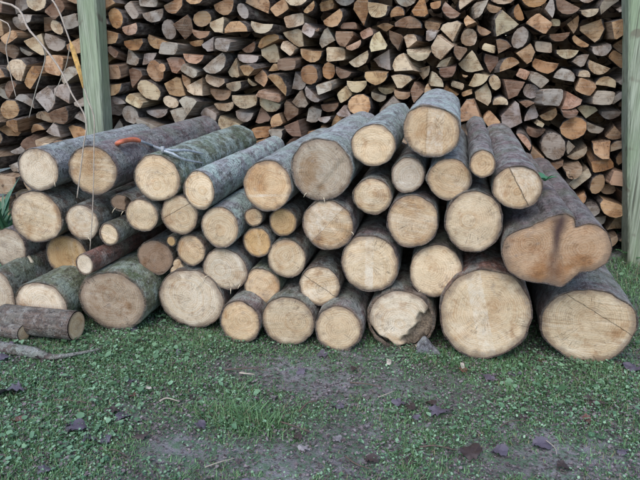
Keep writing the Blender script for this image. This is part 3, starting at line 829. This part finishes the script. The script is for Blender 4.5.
# ---- third layer
L(36, 217, 26, 25.5, 'thick pale log end with an orange tinge along its top', 'p', 'n', 1.05, .05, stain=.9)
L(82, 222.5, 16.5, 18, 'small whitish log end below the thick tan-ended log', 'w', 'n', 1.0, .03, splinters=1)
L(109, 234.5, 10, 11.5, 'thin pole with a dark ringed heart in its pale end', 'p', 'n', .85, .02, yaw=.06, rim=.12)
L(141.5, 215.5, 16.5, 16.5, 'small pale cream log end under the log carrying the tongs', 'p', 'n', 1.0, .03, stain=.2)
L(179.5, 215, 18.5, 20, 'small log with a slanting crack in its buff end', 'p', 'n', 1.0, .03, band=(-.5, .86, -.02, .0, .45))
L(219.5, 227, 19, 21, 'medium log with pale grey-blue bark and a small knot dot in its end', 'p', 's', 1.1, .02, lichen=1.0, stain=.4, rim=.06)
L(253.5, 217.5, 9.5, 9.5, 'very small tan pole end, upper one of two beside the grey-blue barked log', 't', 'n', .9, .06)
L(257, 242.5, 14.5, 15, 'small round orange-topped log end under the very small tan pole', 'o', 'n', .95, .05, stain=.4)
L(283, 222.5, 14, 14.5, 'small orange-ended log between thick pale ends', 'o', 'n', .95, .06, stain=.3)
L(328, 225, 26.5, 25.5, 'thick log with a two-toned end split along a slanting line', 't', 'u', 1.1, .02, step=(.7, .7, .004, 0), splinters=1, band=(-.75, .66, .0, .3, .15))
L(372.5, 196.5, 20, 18.5, 'small log with a bright oval patch in its end under the silvery-barked log', 'p', 'n', 1.0, .03, rim=.07)
L(412.5, 221.5, 26.5, 26.5, 'thick log with faint scribbles in its buff ringed end', 't', 'u', 1.1, .02, stain=.6)
L(473, 222, 30, 31, 'thick pale log beside the twin-hearted log', 'p', 'n', 1.15, .01, stain=.4)
L(121, 203, 11, 9, 'splintered dark broken wood jammed between the tan-ended and small cream log ends', 'b', 'n', .7, .07, broken=.05, rough=2.5, rim=.12, splinters=3)
# ---- top layer
L(38, 169.5, 20.5, 21.5, 'small pale log on top beside the tan-ended log with purple-brown bark', 'w', 's', .95, .05, lichen=.4, splinters=1)
L(92.5, 170.5, 24, 24.5, 'tan-ended log with purple-brown bark behind hanging dry stalks', 't', 'u', 1.25, .03, lichen=.25, stain=.5)
L(157, 178, 23.5, 24, 'log under the steel jaws of the tongs with grey mossy bark', 'p', 'v', 1.05, .02, lichen=.6, moss=.5, stain=.2)
L(199, 190.5, 16, 19.5, 'narrow log with pale green-grey bark and clean cream end', 'p', 's', 1.05, 0.0, lichen=1.0, moss=.35, stain=.1, yaw=.02)
L(267, 186, 25, 25.5, 'thick log with horizontal saw lines and one bright line across its end', 't', 's', 1.1, .02, lichen=.6, band=(-.06, 1., .045, .012, .0))
L(321.5, 170, 31, 32, 'very thick top log with a rough torn patch in its end', 'g', 's', 1.1, .02, lichen=.6, stain=.7, splinters=2, rough=1.2, step=(.75, -.6, .006, .03))
L(373, 145.5, 23, 21.5, 'top log with silvery bark beside the highest log', 'p', 's', .95, .03, lichen=.8, rough=1.3, rim=.05)
L(408, 175.5, 17, 18, 'small log with dark heart and pale low line, under the highest log', 'g', 'n', 1.0, .03, rim=.07, band=(.1, 1., .035, .008, .0))
L(449, 179.5, 22, 22, 'small log with round evenly ringed buff end under the highest log', 't', 's', 1.05, .02)
L(432, 131.5, 30, 28, 'highest log of the pile with silvery bark and pale banded end', 't', 's', 1.0, .0, lichen=.7, stain=.6, rim=.06, step=(1, 0, .004, -.02), band=(1., 0., .02, .06, .15),
  outline=[(403, 125), (406, 113), (416, 107), (432, 106), (447, 109), (457, 116), (461, 127), (460, 139), (455, 149), (445, 156), (431, 158), (417, 153), (408, 146), (403, 136)])
L(482.5, 164, 13.5, 14.5, 'slim log with ridged grey bark and clean orange-cream end', 't', 'u', 1.15, -.02, rough=1.6, stain=.1, taper=1.0, lichen=.3)
L(517.5, 187.5, 26, 22, 'smooth purple-grey barked log with its end halved by a straight dark saw line', 't', 'u', 1.35, .0, lichen=.35, stain=.1, rough=.7, step=(.87, .5, .005, .012), moss=.35, band=(.87, .5, -.005, .3, .75))

# short billets and a branch lying before the left end
def billet(name, pa, pb, r_px, label, tint, bark, z_r=None):
    """short round piece lying crosswise; pa, pb = ground-contact pixels below its two ends"""
    ga, gb = on_ground(*pa), on_ground(*pb)
    d = (gb-ga); ln = d.length; d.normalize()
    r = r_px*(gb-EYE).length/F
    root = empty(name, (ga.x, ga.y, r+.004), math.atan2(d.y, d.x)-math.pi/2)
    NS = 28; sd = rnd.uniform(0, 40)
    V, Fc = [], []
    ys = [ln*k/12 for k in range(13)]
    for y in ys:
        for k in range(NS):
            w = 2*math.pi*k/NS
            rr = r*(1+.05*noise.noise(Vector((math.cos(w)*1.4, y*5, math.sin(w)*1.4+sd))))
            V.append((math.cos(w)*rr, y, math.sin(w)*rr))
    for a in range(12):
        for k in range(NS): Fc.append((a*NS+k, a*NS+(k+1) % NS, (a+1)*NS+(k+1) % NS, (a+1)*NS+k))
    bo = mesh_obj('bark', V, Fc, BARK, root)
    b = BARKT[bark]; bo['bark'] = list(b); bo['seed'] = sd; bo['lichen'] = .12; bo['moss'] = .0
    for end, y in ((0, -.002), (1, ln+.002)):
        V = [(0, y, 0)]+[(math.cos(2*math.pi*k/NS)*r*q*.965, y, math.sin(2*math.pi*k/NS)*r*q*.965) for q in (.5, 1) for k in range(NS)]
        Fc = [(0, 1+(k+1) % NS, 1+k) for k in range(NS)]+[(1+k, 1+(k+1) % NS, 1+NS+(k+1) % NS, 1+NS+k) for k in range(NS)]
        if end: Fc = [f[::-1] for f in Fc]
        fo = mesh_obj('sawn_end', V, Fc, SAWN, root)
        fo['band_off'] = -1.0; fo['band_w'] = 0.0; fo['twin'] = 0.0
        at = fo.data.attributes.new('rim', 'FLOAT', 'POINT'); at.data.foreach_set('value', [0]+[.5]*NS+[1]*NS)
        fo['tint'] = list(TINT[tint]); fo['seed'] = sd; fo['stain'] = .5; fo['pith_x'] = 0; fo['pith_z'] = 0; fo['saw'] = .4; fo['saw_amount'] = .3
    return tag(root, label, 'billet', 'short billets on the ground')
billet('billet', (6, 332), (78, 340), 13.5, 'short dark brown billet lying crosswise in front of the mossy logs', 'p', 'n')
billet('billet', (-14, 334), (25, 341.5), 7.5, 'thin short dark billet with pale end touching the bigger billet', 'p', 'n')
pts = [on_ground(x, y, .022) for x, y in ((-30, 340), (5, 348), (30, 352), (52, 357), (75, 354), (100, 349))]
Vt, Ft = tube(smooth_path(pts, 5), [.024]*12+[.02, .017, .014, .012, .011, .01, .009, .008, .007, .006, .006, .005, .004, .003], 10)
br = mesh_obj('fallen_branch', Vt, Ft, BARK)
br['bark'] = [.14, .09, .085]; br['seed'] = 5.0; br['lichen'] = .3; br['moss'] = .2
tag(br, 'crooked dark branch lying on the ground below the short billets', 'branch')
# slab of bark leaning by the broken-ended log
def slab(pts_px, y_top, label):
    P = [on_ground(*p) for p in pts_px]
    a, b = P
    ax = (b-a); w = ax.length; ax.normalize(); nrm = Vector((-ax.y, ax.x, 0))
    V, Fc = [], []
    nu, nv = 8, 6
    for lay in (0, 1):
        for j in range(nv+1):
            for i in range(nu+1):
                u, v = i/nu, j/nv
                hgt = .085*(1-.55*abs(u-.35)*2*v)+noise.noise(Vector((u*4, 3, 1)))*.012*v
                p = a+ax*(w*(u*(1-.25*v)+.05*v))+Vector((0, 0, v*hgt))+nrm*(v*.03+.018*math.sin(u*3.1)+lay*.008+noise.noise(Vector((u*5, v*5, 2)))*.006)
                V.append(p)
    st = (nu+1)*(nv+1)
    for j in range(nv):
        for i in range(nu):
            q = j*(nu+1)+i
            Fc.append((q, q+1, q+nu+2, q+nu+1)); Fc.append((st+q+nu+1, st+q+nu+2, st+q+1, st+q))
    edge = [i for i in range(nu+1)]+[(nu+1)*j+nu for j in range(1, nv+1)]+[(nu+1)*nv+i for i in range(nu-1, -1, -1)]+[(nu+1)*j for j in range(nv-1, 0, -1)]
    for k in range(len(edge)):
        p, q = edge[k], edge[(k+1) % len(edge)]
        Fc.append((q, p, st+p, st+q))
    o = mesh_obj('bark_slab', V, Fc, BARK)
    o['bark'] = [.16, .155, .17]; o['seed'] = 8.0; o['lichen'] = .1; o['moss'] = 0.0
    return tag(o, label, 'bark')
slab([(415, 359), (442, 361)], 340, 'loose grey slab of bark leaning beside the broken-ended log')

# ------------------------------------------------------------------ log tongs with an orange handle, lying on the top logs
def on_logs(px, py, lift=0.0, y_from=.0):
    d = ray(px, py).normalized(); best = None
    for (c, R, ln, ax) in CYL:
        o = EYE-c; dp = d-ax*d.dot(ax); op = o-ax*o.dot(ax)
        A, Bq, Cq = dp.dot(dp), 2*dp.dot(op), op.dot(op)-(R+lift)**2
        D = Bq*Bq-4*A*Cq
        if D < 0: continue
        t = (-Bq-math.sqrt(D))/(2*A); p = EYE+d*t; s = (p-c).dot(ax)
        if y_from <= s <= ln and (best is None or t < best): best = t
    return EYE+d*best if best else on_front(px, py, .25)
h_pts = [on_logs(x, y, .022, .05) for x, y in ((114, 148), (118, 143), (126, 140.5), (134, 139.5), (140, 141))]
base = h_pts[0].copy()
root = empty('log_tongs', base)
def rel(ps): return [Vector(p)-base for p in ps]
Vt, Ft = tube(smooth_path(rel(h_pts), 4), [.008]+[.0105]*14+[.009, .008], 12)
o = mesh_obj('handle', Vt, Ft, PAINT, root); o['tint'] = [.62, .17, .085]
s_pts = [h_pts[-1], on_logs(147, 143.5, .018), on_logs(155, 147, .016), on_logs(163, 149.5, .014)]
Vt, Ft = tube(smooth_path(rel(s_pts), 4), .0065, 10); o = mesh_obj('shaft', Vt, Ft, STEEL, root); o['tint'] = [.42, .44, .46]
j1 = [s_pts[-1], on_logs(174, 150.5, .014), on_logs(188, 150.5, .016), on_logs(203, 154, .008)]
Vt, Ft = tube(smooth_path(rel(j1), 5), [.0055]*11+[.005, .0045, .004, .003, .0025], 8); o = mesh_obj('jaw', Vt, Ft, STEEL, root); o['tint'] = [.5, .53, .55]
j2 = [s_pts[-1]+Vector((0, -.004, -.004)), on_logs(172, 153.5, .012), on_logs(184, 159.5, .012), on_logs(203, 163, .008)]
Vt, Ft = tube(smooth_path(rel(j2), 5), [.0055]*11+[.005, .0045, .004, .003, .0025], 8); o = mesh_obj('jaw', Vt, Ft, STEEL, root); o['tint'] = [.5, .53, .55]
pv = s_pts[-1]-base
Vt, Ft = tube([pv+Vector((0, -.004, -.012)), pv+Vector((0, -.004, .014))], .008, 12); o = mesh_obj('rivet', Vt, Ft, STEEL, root); o['tint'] = [.35, .36, .37]
tag(root, 'steel log tongs with a curved orange handle lying on top of the logs', 'tongs')

# ------------------------------------------------------------------ dry bramble stalks arching in from the side
def stalk(px_pts, lead, r0, label, branches=(), off0=-.10, leaf=None):
    P = [on_front(x, y, off0) for x, y in px_pts]
    full = lead+P
    b = full[0].copy()
    root = empty('dry_stalk', b)
    sp = smooth_path([p-b for p in full], 6)
    rr = [r0*(1.3-.8*i/len(sp)) for i in range(len(sp))]
    Vt, Ft = tube(sp, rr, 6)
    o = mesh_obj('stem', Vt, Ft, STALK, root); o['tint'] = [.44, .36, .29]
    for bp in branches:
        Q = [on_front(x, y, off0+.04*i)-b for i, (x, y) in enumerate(bp)]
        sp = smooth_path(Q, 6)
        Vt, Ft = tube(sp, [r0*.7*(1-.55*i/len(sp)) for i in range(len(sp))], 6)
        o = mesh_obj('side_stem', Vt, Ft, STALK, root); o['tint'] = [.46, .40, .33]
    if leaf:
        Q = [on_front(x, y, off0-.006)-b for x, y in leaf]
        V, Fc = [], []
        for i, q in enumerate(Q):
            w = [.001, .008, .010, .009, .006, .0012][i]
            V += [q+Vector((-w, 0, .001)), q+Vector((0, -.006, 0)), q+Vector((w, .002, -.001))]
        for i in range(len(Q)-1):
            for k in (0, 1): Fc.append((i*3+k, i*3+k+1, i*3+k+4, i*3+k+3))
        o = mesh_obj('dry_leaf', V, Fc, LEAF, root); o['tint'] = [.62, .36, .10]
    return tag(root, label, 'stalk', 'dry stalks before the log pile')
stalk([(0, 2), (30, 31), (58, 66), (72, 94), (86, 120), (83, 150), (77, 198)],
      [Vector((-2.25, 2.3, 0.0)), Vector((-2.15, 2.4, .8)), Vector((-1.75, 2.6, 1.34))], .0042,
      'pale dry stalk slanting down from above to the thick tan-ended log', branches=[[(43, 47), (45, 60), (36, 90), (29, 118)]])
stalk([(49, -4), (67, 33), (79, 72), (88, 100), (94, 118), (94, 145), (93, 200), (90, 250)],
      [Vector((-2.1, 2.1, 0.0)), Vector((-2.0, 2.3, .9)), Vector((-1.55, 2.5, 1.52)), Vector((-1.2, 2.62, 1.50))], .0032,
      'thin dry stalk with one orange withered leaf hanging before the log ends', branches=[[(70, 45), (66, 66), (58, 86), (51, 106)]],
      leaf=[(70, 40), (72, 47), (75, 57), (78, 67), (81, 78), (83, 88)])
stalk([(1, 20), (6, 50), (11, 76), (16, 97)], [Vector((-2.4, 2.6, 0.0)), Vector((-2.3, 2.7, .8)), Vector((-1.7, 2.75, 1.3))], .0026,
      'short thin dry stalk drooping before the firewood without any leaf')

# ------------------------------------------------------------------ greenery on the ground
def px_of(x, y):
    ax = y*CP+CAM_H*SP
    return 320+F*x/ax, 240-F*(y*SP-CAM_H*CP)/ax
def nfield(x, y, s, k):
    return np.array([noise.noise(Vector((a*s, b*s, k))) for a, b in zip(x, y)])
# where the yard is trodden bare / lush: world discs read off the photo (x, y pixel, rx, ry, strength)
BLOBS = [(60, 400, 120, 70, .5), (150, 352, 80, 24, .75), (30, 460, 70, 30, .35), (570, 395, 110, 45, .6), (245, 425, 32, 16, .75), (420, 362, 40, 14, .3), (250, 345, 60, 10, .3),
         (430, 440, 60, 22, .25), (632, 280, 30, 40, .8), (5, 215, 30, 40, .8), (400, 410, 40, 14, .25), (520, 365, 60, 12, .3), (240, 395, 25, 15, .4),
         (250, 370, 60, 14, -.45), (370, 385, 90, 18, -.4), (160, 448, 50, 16, -.5), (300, 455, 70, 22, -.3), (540, 455, 90, 22, -.5), (350, 425, 40, 14, -.25), (470, 395, 40, 14, -.35), (220, 465, 50, 14, -.2)]
def green(x, y):
    px, py = px_of(x, y)
    g = np.full(len(x), .42)
    for bx, by, rx, ry, s in BLOBS:
        g += s*np.exp(-((px-bx)/rx)**2-((py-by)/ry)**2)
    return g
def scatter(n, dens, k, lo=.0):
    x = nrng.uniform(-2.3, 2.2, n); y = nrng.uniform(1.05, 4.3, n)
    # keep mostly what lies before the pile
    fr = (y-Y0)*AX.y + x*AX.x
    keep = (fr < .45) | (nrng.random(n) < .25)
    px, py = px_of(x, y)
    keep &= (px > -150) & (px < 790) & (py < 620)
    keep &= fr < 1.5
    x, y = x[keep], y[keep]
    g = green(x, y)+nfield(x, y, 5, k)*.45+nfield(x, y, 17, k+3)*.35
    m = nrng.random(len(x)) < np.clip((g-lo)*dens, 0.0, 1)
    return x[m], y[m], g[m]
def set_col(o, cols):
    at = o.data.color_attributes.new('col', 'FLOAT_COLOR', 'POINT')
    at.data.foreach_set('color', np.column_stack([cols, np.ones(len(cols))]).astype(np.float32).ravel())
def raw_mesh(name, V, Fi, cols, mat, smooth=True):
    me = bpy.data.meshes.new(name)
    nf, k = Fi.shape
    me.vertices.add(len(V)); me.vertices.foreach_set('co', V.astype(np.float32).ravel())
    me.loops.add(nf*k); me.loops.foreach_set('vertex_index', Fi.astype(np.int32).ravel())
    me.polygons.add(nf); me.polygons.foreach_set('loop_start', np.arange(nf, dtype=np.int32)*k)
    me.polygons.foreach_set('use_smooth', np.full(nf, smooth))
    me.update(); me.validate()
    me.materials.append(mat)
    o = bpy.data.objects.new(name, me); C.objects.link(o)
    set_col(o, cols)
    return o
# grass blades: 5 points, 3 triangles
x, y, g = scatter(560000, .9, 2.0, -.12)
n = len(x)
hgt = nrng.uniform(.006, .026, n)*(0.6+.9*np.clip(g, 0, 1.3))
px, py = px_of(x, y)
hgt *= 1+1.1*np.exp(-((px-245)/26)**2-((py-425)/14)**2)+.8*np.exp(-((px-635)/22)**2-((py-275)/40)**2)+1.5*np.exp(-((px-5)/25)**2-((py-230)/40)**2)
az = nrng.uniform(0, 2*np.pi, n); lean = nrng.uniform(.2, 1.3, n)
wd = nrng.uniform(.0010, .0022, n)
z0 = ground_z(x, y)-.004
dx, dy = np.cos(az), np.sin(az)
V = np.zeros((n, 5, 3))
for i, (f, sgn, q) in enumerate([(0, -1, 1), (0, 1, 1), (.55, -1, .8), (.55, 1, .8), (1, 0, 0)]):
    bend = lean*hgt*f**1.6
    V[:, i, 0] = x+dx*bend-dy*wd*sgn*q; V[:, i, 1] = y+dy*bend+dx*wd*sgn*q; V[:, i, 2] = z0+hgt*f*(1-.25*np.minimum(lean, 1)*f)
idx = np.arange(n)[:, None]*5
Fi = np.concatenate([idx+np.array([0, 1, 3]), idx+np.array([0, 3, 2]), idx+np.array([2, 3, 4])])
t = nrng.random((n, 1)); dry = (nrng.random((n, 1)) < .10)
col = (1-t)*np.array([.055, .125, .045])+t*np.array([.19, .34, .15])
col = np.where(dry, np.array([.23, .20, .12]), col)
grass = raw_mesh('grass', V.reshape(-1, 3), Fi, np.repeat(col, 5, 0), GRASS)
tag(grass, 'short damp grass growing over the yard before the logs', 'grass', kind='stuff')
# creeping weeds: little rounded leaves lying at all tilts
def leaves(n_try, dens, k, lo, smin, smax, zmin, zmax, c0, c1, tiltmax, name, mat, label, cat, lush=True):
    x, y, g = scatter(n_try, dens, k, lo)
    if not lush:
        x = x+nrng.normal(0, .02, len(x))
    n = len(x)
    s = nrng.uniform(smin, smax, n)
    az = nrng.uniform(0, 2*np.pi, n); tl = nrng.uniform(-tiltmax, tiltmax, n); rl = nrng.uniform(-tiltmax, tiltmax, n)
    z0 = ground_z(x, y)+nrng.uniform(zmin, zmax, n)*(.4+.8*np.clip(g, 0, 1.2))
    prof = [(-.5, 0, 0), (-.28, .40, .10), (.15, .50, .13), (.52, 0, .0), (.15, -.50, .13), (-.28, -.40, .10), (0, 0, -.02)]
    V = np.zeros((n, 7, 3))
    jit = nrng.uniform(.55, 1.3, (n, 7))
    for i, (a, b, c) in enumerate(prof):
        lx, ly, lz = a*s*jit[:, i], b*s*jit[:, i]*.9, c*s
        lz2 = lz+lx*np.sin(tl)+ly*np.sin(rl)
        V[:, i, 0] = x+lx*np.cos(az)-ly*np.sin(az); V[:, i, 1] = y+lx*np.sin(az)+ly*np.cos(az); V[:, i, 2] = z0+lz2
    V[:, :, 2] = np.maximum(V[:, :, 2], ground_z(V[:, :, 0], V[:, :, 1])+.001)
    idx = np.arange(n)[:, None]*7
    Fi = np.concatenate([idx+np.array([6, i, (i+1) % 6])[::-1] for i in range(6)])
    t = nrng.random((n, 1))**1.4
    col = (1-t)*np.array(c0)+t*np.array(c1)
    o = raw_mesh(name, V.reshape(-1, 3), Fi, np.repeat(col, 7, 0), mat)
    tag(o, label, cat, kind='stuff')
    return o
leaves(300000, .85, 6.0, .10, .003, .0105, .002, .020, (.060, .145, .068), (.28, .43, .27), .6, 'ground_weeds', WEED, 'creeping small-leaved green weeds covering the ground before the logs', 'weeds')
leaves(24000, .8, 9.0, .42, .011, .024, .006, .024, (.060, .14, .065), (.23, .38, .23), .5, 'broad_weeds', WEED, 'broader green weed leaves among the grass', 'weeds')
leaves(7000, 1.2, 15.0, .72, .018, .032, .012, .035, (.055, .12, .055), (.19, .32, .18), .5, 'leafy_ground_cover', WEED, 'broad lobed green leaves growing thickest below the mossy log', 'weeds')
leaves(170000, .9, 12.0, -.5, .003, .012, .001, .016, (.050, .036, .034), (.215, .18, .185), .5, 'leaf_litter', LITTER, 'brown crumbs of leaves and bark strewn over the soil', 'litter', lush=False)

# larger dead leaves, each its own
def leaf_mesh(sd, lobes):
    r_ = random.Random(sd)
    V, Fc = [(0, 0, .05)], []
    n = 26
    for k in range(n):
        w = 2*math.pi*k/n
        lob = abs(math.cos(w*lobes/2))**.7
        r = (.30+.26*lob)*(1+.25*math.cos(w))*r_.uniform(.9, 1.1)
        x, y_ = r*math.cos(w), r*math.sin(w)*.9
        V.append((x*.55, y_*.55, .05+.05*math.sin(3*w+sd)))
    for k in range(n):
        w = 2*math.pi*k/n
        a = V[1+k]
        V.append((a[0]/.55, a[1]/.55, .03+.14*math.sin(2*w+sd*1.7)+.10*r_.uniform(-1, 1)))
    for k in range(n):
        Fc.append((0, 1+k, 1+(k+1) % n)); Fc.append((1+k, 1+n+k, 1+n+(k+1) % n, 1+(k+1) % n))
    mz = min(v[2] for v in V)
    V = [(a, b, c-mz) for a, b, c in V]
    me = bpy.data.meshes.new('dead_leaf'); me.from_pydata(V, [], Fc); me.materials.append(LEAF)
    me.polygons.foreach_set('use_smooth', [True]*len(me.polygons)); me.update()
    return me
LM = [leaf_mesh(k, 5 if k % 3 else 1) for k in range(7)]
LT = [('purple-grey', (.115, .095, .125)), ('dark brown', (.060, .040, .036)), ('reddish brown', (.14, .058, .042)), ('pale grey', (.27, .245, .25))]
big = [(16, 396, .10, 0), (28, 372, .08, 1), (42, 362, .07, 1), (20, 428, .07, 2), (76, 436, .085, 0), (88, 443, .07, 0), (105, 446, .06, 0), (97, 385, .05, 1), (130, 383, .07, 0), (115, 415, .06, 1), (122, 421, .06, 0),
       (134, 398, .05, 2), (70, 431, .05, 0), (200, 429, .06, 0), (135, 333, .05, 0), (180, 358, .06, 0), (437, 414, .085, 0), (433, 405, .05, 1), (490, 380, .075, 0), (516, 376, .06, 0), (470, 456, .09, 1), (497, 454, .06, 0),
       (592, 403, .085, 1), (585, 421, .045, 2), (538, 448, .07, 0), (621, 367, .07, 1), (634, 373, .08, 0), (540, 362, .045, 2), (582, 363, .05, 2), (337, 407, .05, 0), (400, 405, .06, 0), (410, 407, .05, 1), (415, 417, .04, 0),
       (302, 451, .045, 3), (298, 441, .035, 1), (275, 399, .04, 3), (322, 358, .06, 0), (303, 372, .05, 0), (353, 371, .04, 1), (335, 441, .045, 3), (366, 425, .03, 3), (250, 487, .05, 0), (66, 466, .035, 3), (140, 440, .05, 1),
       (45, 478, .05, 0), (410, 462, .05, 1), (520, 422, .04, 1), (620, 458, .05, 0), (560, 470, .05, 1), (370, 460, .05, 1), (10, 350, .08, 0), (2, 362, .07, 0), (462, 372, .04, 2)]
for i, (px, py, s, tn) in enumerate(big):
    p = on_ground(px, py)
    o = bpy.data.objects.new('dead_leaf', LM[i % 7]); C.objects.link(o)
    o.location = (p.x, p.y, float(ground_z(p.x, p.y))+rnd.uniform(.001, .007)); s *= rnd.uniform(.72, .95)
    o.scale = (s, s*rnd.uniform(.7, 1.0), s); o.rotation_euler = (rnd.gauss(0, .12), rnd.gauss(0, .12), rnd.uniform(0, 6.28))
    c = LT[tn][1]; k = rnd.uniform(.85, 1.2); o['tint'] = [c[0]*k, c[1]*k, c[2]*k]
    tag(o, '%s %s dead leaf lying %s on the ground' % (('large' if s > .056 else 'small' if s < .041 else 'middling'), LT[tn][0], 'flat and broad' if i % 7 in (0, 3, 6) else 'curled and lobed'), 'leaf', 'dead leaves on the ground')
# twigs and chips
for (xa, ya, xb, yb, r, tn) in [(160, 405, 180, 406, .004, 1), (240, 377, 255, 379, .005, 1), (55, 405, 95, 409, .003, 0), (225, 374, 268, 375, .003, 0), (300, 414, 318, 402, .004, 0), (350, 384, 380, 390, .003, 0), (378, 400, 395, 394, .002, 1), (110, 456, 130, 464, .002, 0),
                                (420, 447, 455, 452, .003, 0), (545, 445, 556, 460, .002, 1), (280, 425, 310, 436, .003, 0), (205, 470, 235, 462, .002, 1), (345, 458, 372, 470, .003, 0), (500, 432, 530, 426, .002, 0)]:
    a, b = on_ground(xa, ya), on_ground(xb, yb)
    for p in (a, b): p.z = float(ground_z(p.x, p.y))+.016
    m = a.lerp(b, .5)+Vector((rnd.gauss(0, .008), rnd.gauss(0, .008), .004))
    Vt, Ft = tube(smooth_path([v-a for v in (a, m, b)], 4), [r*(1-.07*i) for i in range(9)], 6)
    o = mesh_obj('twig', Vt, Ft, STALK); o.location = a
    o['tint'] = [.11, .075, .06] if tn == 0 else [.36, .31, .25]
    tag(o, ('dark thin twig lying on the ground before the logs' if tn == 0 else 'pale bleached twig lying on the ground before the logs'), 'twig', 'twigs on the ground')
for (px, py) in [(462, 369), (389, 366), (148, 391)]:
    p = on_ground(px, py); s = rnd.uniform(.010, .017)
    V = [(x*s*1.6*rnd.uniform(.7, 1.2), y_*s*.7*rnd.uniform(.7, 1.2), zz*s*.3) for zz in (0, 1) for x, y_ in ((-1, -1), (1, -1), (1.3, .3), (.6, 1), (-1, .8))]
    Fc = [(4, 3, 2, 1, 0), (5, 6, 7, 8, 9)]+[(k, (k+1) % 5, 5+(k+1) % 5, 5+k) for k in range(5)]
    o = mesh_obj('wood_chip', V, Fc, CHIP, smooth=False)
    o.location = (p.x, p.y, float(ground_z(p.x, p.y))+.012); o.rotation_euler = (rnd.gauss(0, .15), rnd.gauss(0, .15), rnd.uniform(0, 6))
    o['tint'] = [.48, .43, .37]
    tag(o, 'small pale wood chip lying on the ground before the logs', 'wood chip', 'wood chips on the ground')

# small plants at the posts and on the logs
def plant(name, base, n, ln, wd, label, col, up=.8, pinn=True):
    root = empty(name, base)
    for k in range(n):
        az = 2*math.pi*k/n+rnd.uniform(-.4, .4); e = up*rnd.uniform(.7, 1.2)
        d = Vector((math.cos(az), math.sin(az), 0)); l_ = ln*rnd.uniform(.7, 1.1)
        V, Fc = [], []
        steps = 9
        def pt(t): return d*(l_*t*.75)+Vector((0, 0, l_*(e*t-.55*t*t)))
        side = Vector((-d.y, d.x, 0))
        if pinn:
            for i in range(1, steps):
                t = i/steps; p = pt(t); q = wd*(1-abs(t-.4)*1.2)
                for sg in (-1, 1):
                    b = len(V)
                    V += [p, p+side*sg*q*.5+d*.18*q+Vector((0, 0, .1*q)), p+side*sg*q+d*.35*q-Vector((0, 0, .12*q)), p+side*sg*q*.5+d*.55*q]
                    Fc.append((b, b+1, b+2, b+3))
            b = len(V); tv, tf = tube([pt(i/steps) for i in range(steps+1)], .0012, 4)
            V += tv; Fc += [tuple(b+i for i in f) for f in tf]
        else:
            for i in range(steps+1):
                t = i/steps; p = pt(t); q = wd*math.sin(math.pi*min(1, .08+t*.92))*.5
                V += [p-side*q, p+Vector((0, 0, -.15*q)), p+side*q]
            for i in range(steps):
                for m in (0, 1): Fc.append((i*3+m, i*3+m+1, i*3+m+4, i*3+m+3))
        o = mesh_obj('frond' if pinn else 'leaf', V, Fc, WEED, root)
        kk = rnd.uniform(.8, 1.25)
        set_col(o, np.tile(np.array(col)*kk, (len(V), 1)))
    return tag(root, label, 'fern' if pinn else 'weed')
g = on_ground(622, 247); plant('fern', (g.x, g.y, 0), 9, .20, .035, 'small green fern growing at the foot of the end post', (.06, .17, .075), 1.3)
g = on_ground(634, 262); plant('fern', (g.x, g.y, 0), 7, .15, .03, 'low green fern between the fern at the post and the egg-ended log', (.065, .16, .06), 1.0)
p = on_logs(545, 180, 0, .2); plant('leafy_weed', p-Vector((0, 0, .004)), 6, .07, .03, 'small bright weed rooted on the purple-grey log before the firewood', (.08, .22, .11), .9, False)
p = on_front(561, 190, STACK_OFF-.06); plant('leafy_weed', (p.x, p.y, p.z-.02), 5, .06, .03, 'little bright weed sprouting from the firewood above the twin-hearted log', (.08, .21, .10), .9, False)
for k, (px, py) in enumerate([(-9, 188), (-1, 196), (6, 205)]):
    p = on_front(px, py, 1.22)
    plant('leafy_weed', (p.x, p.y, 0), 12, p.z/1.05, .022, ['tall', 'middling', 'low'][k]+' leafy green weed of the clump between firewood stack and log ends', (.055, .14, .075), 1.7, False)
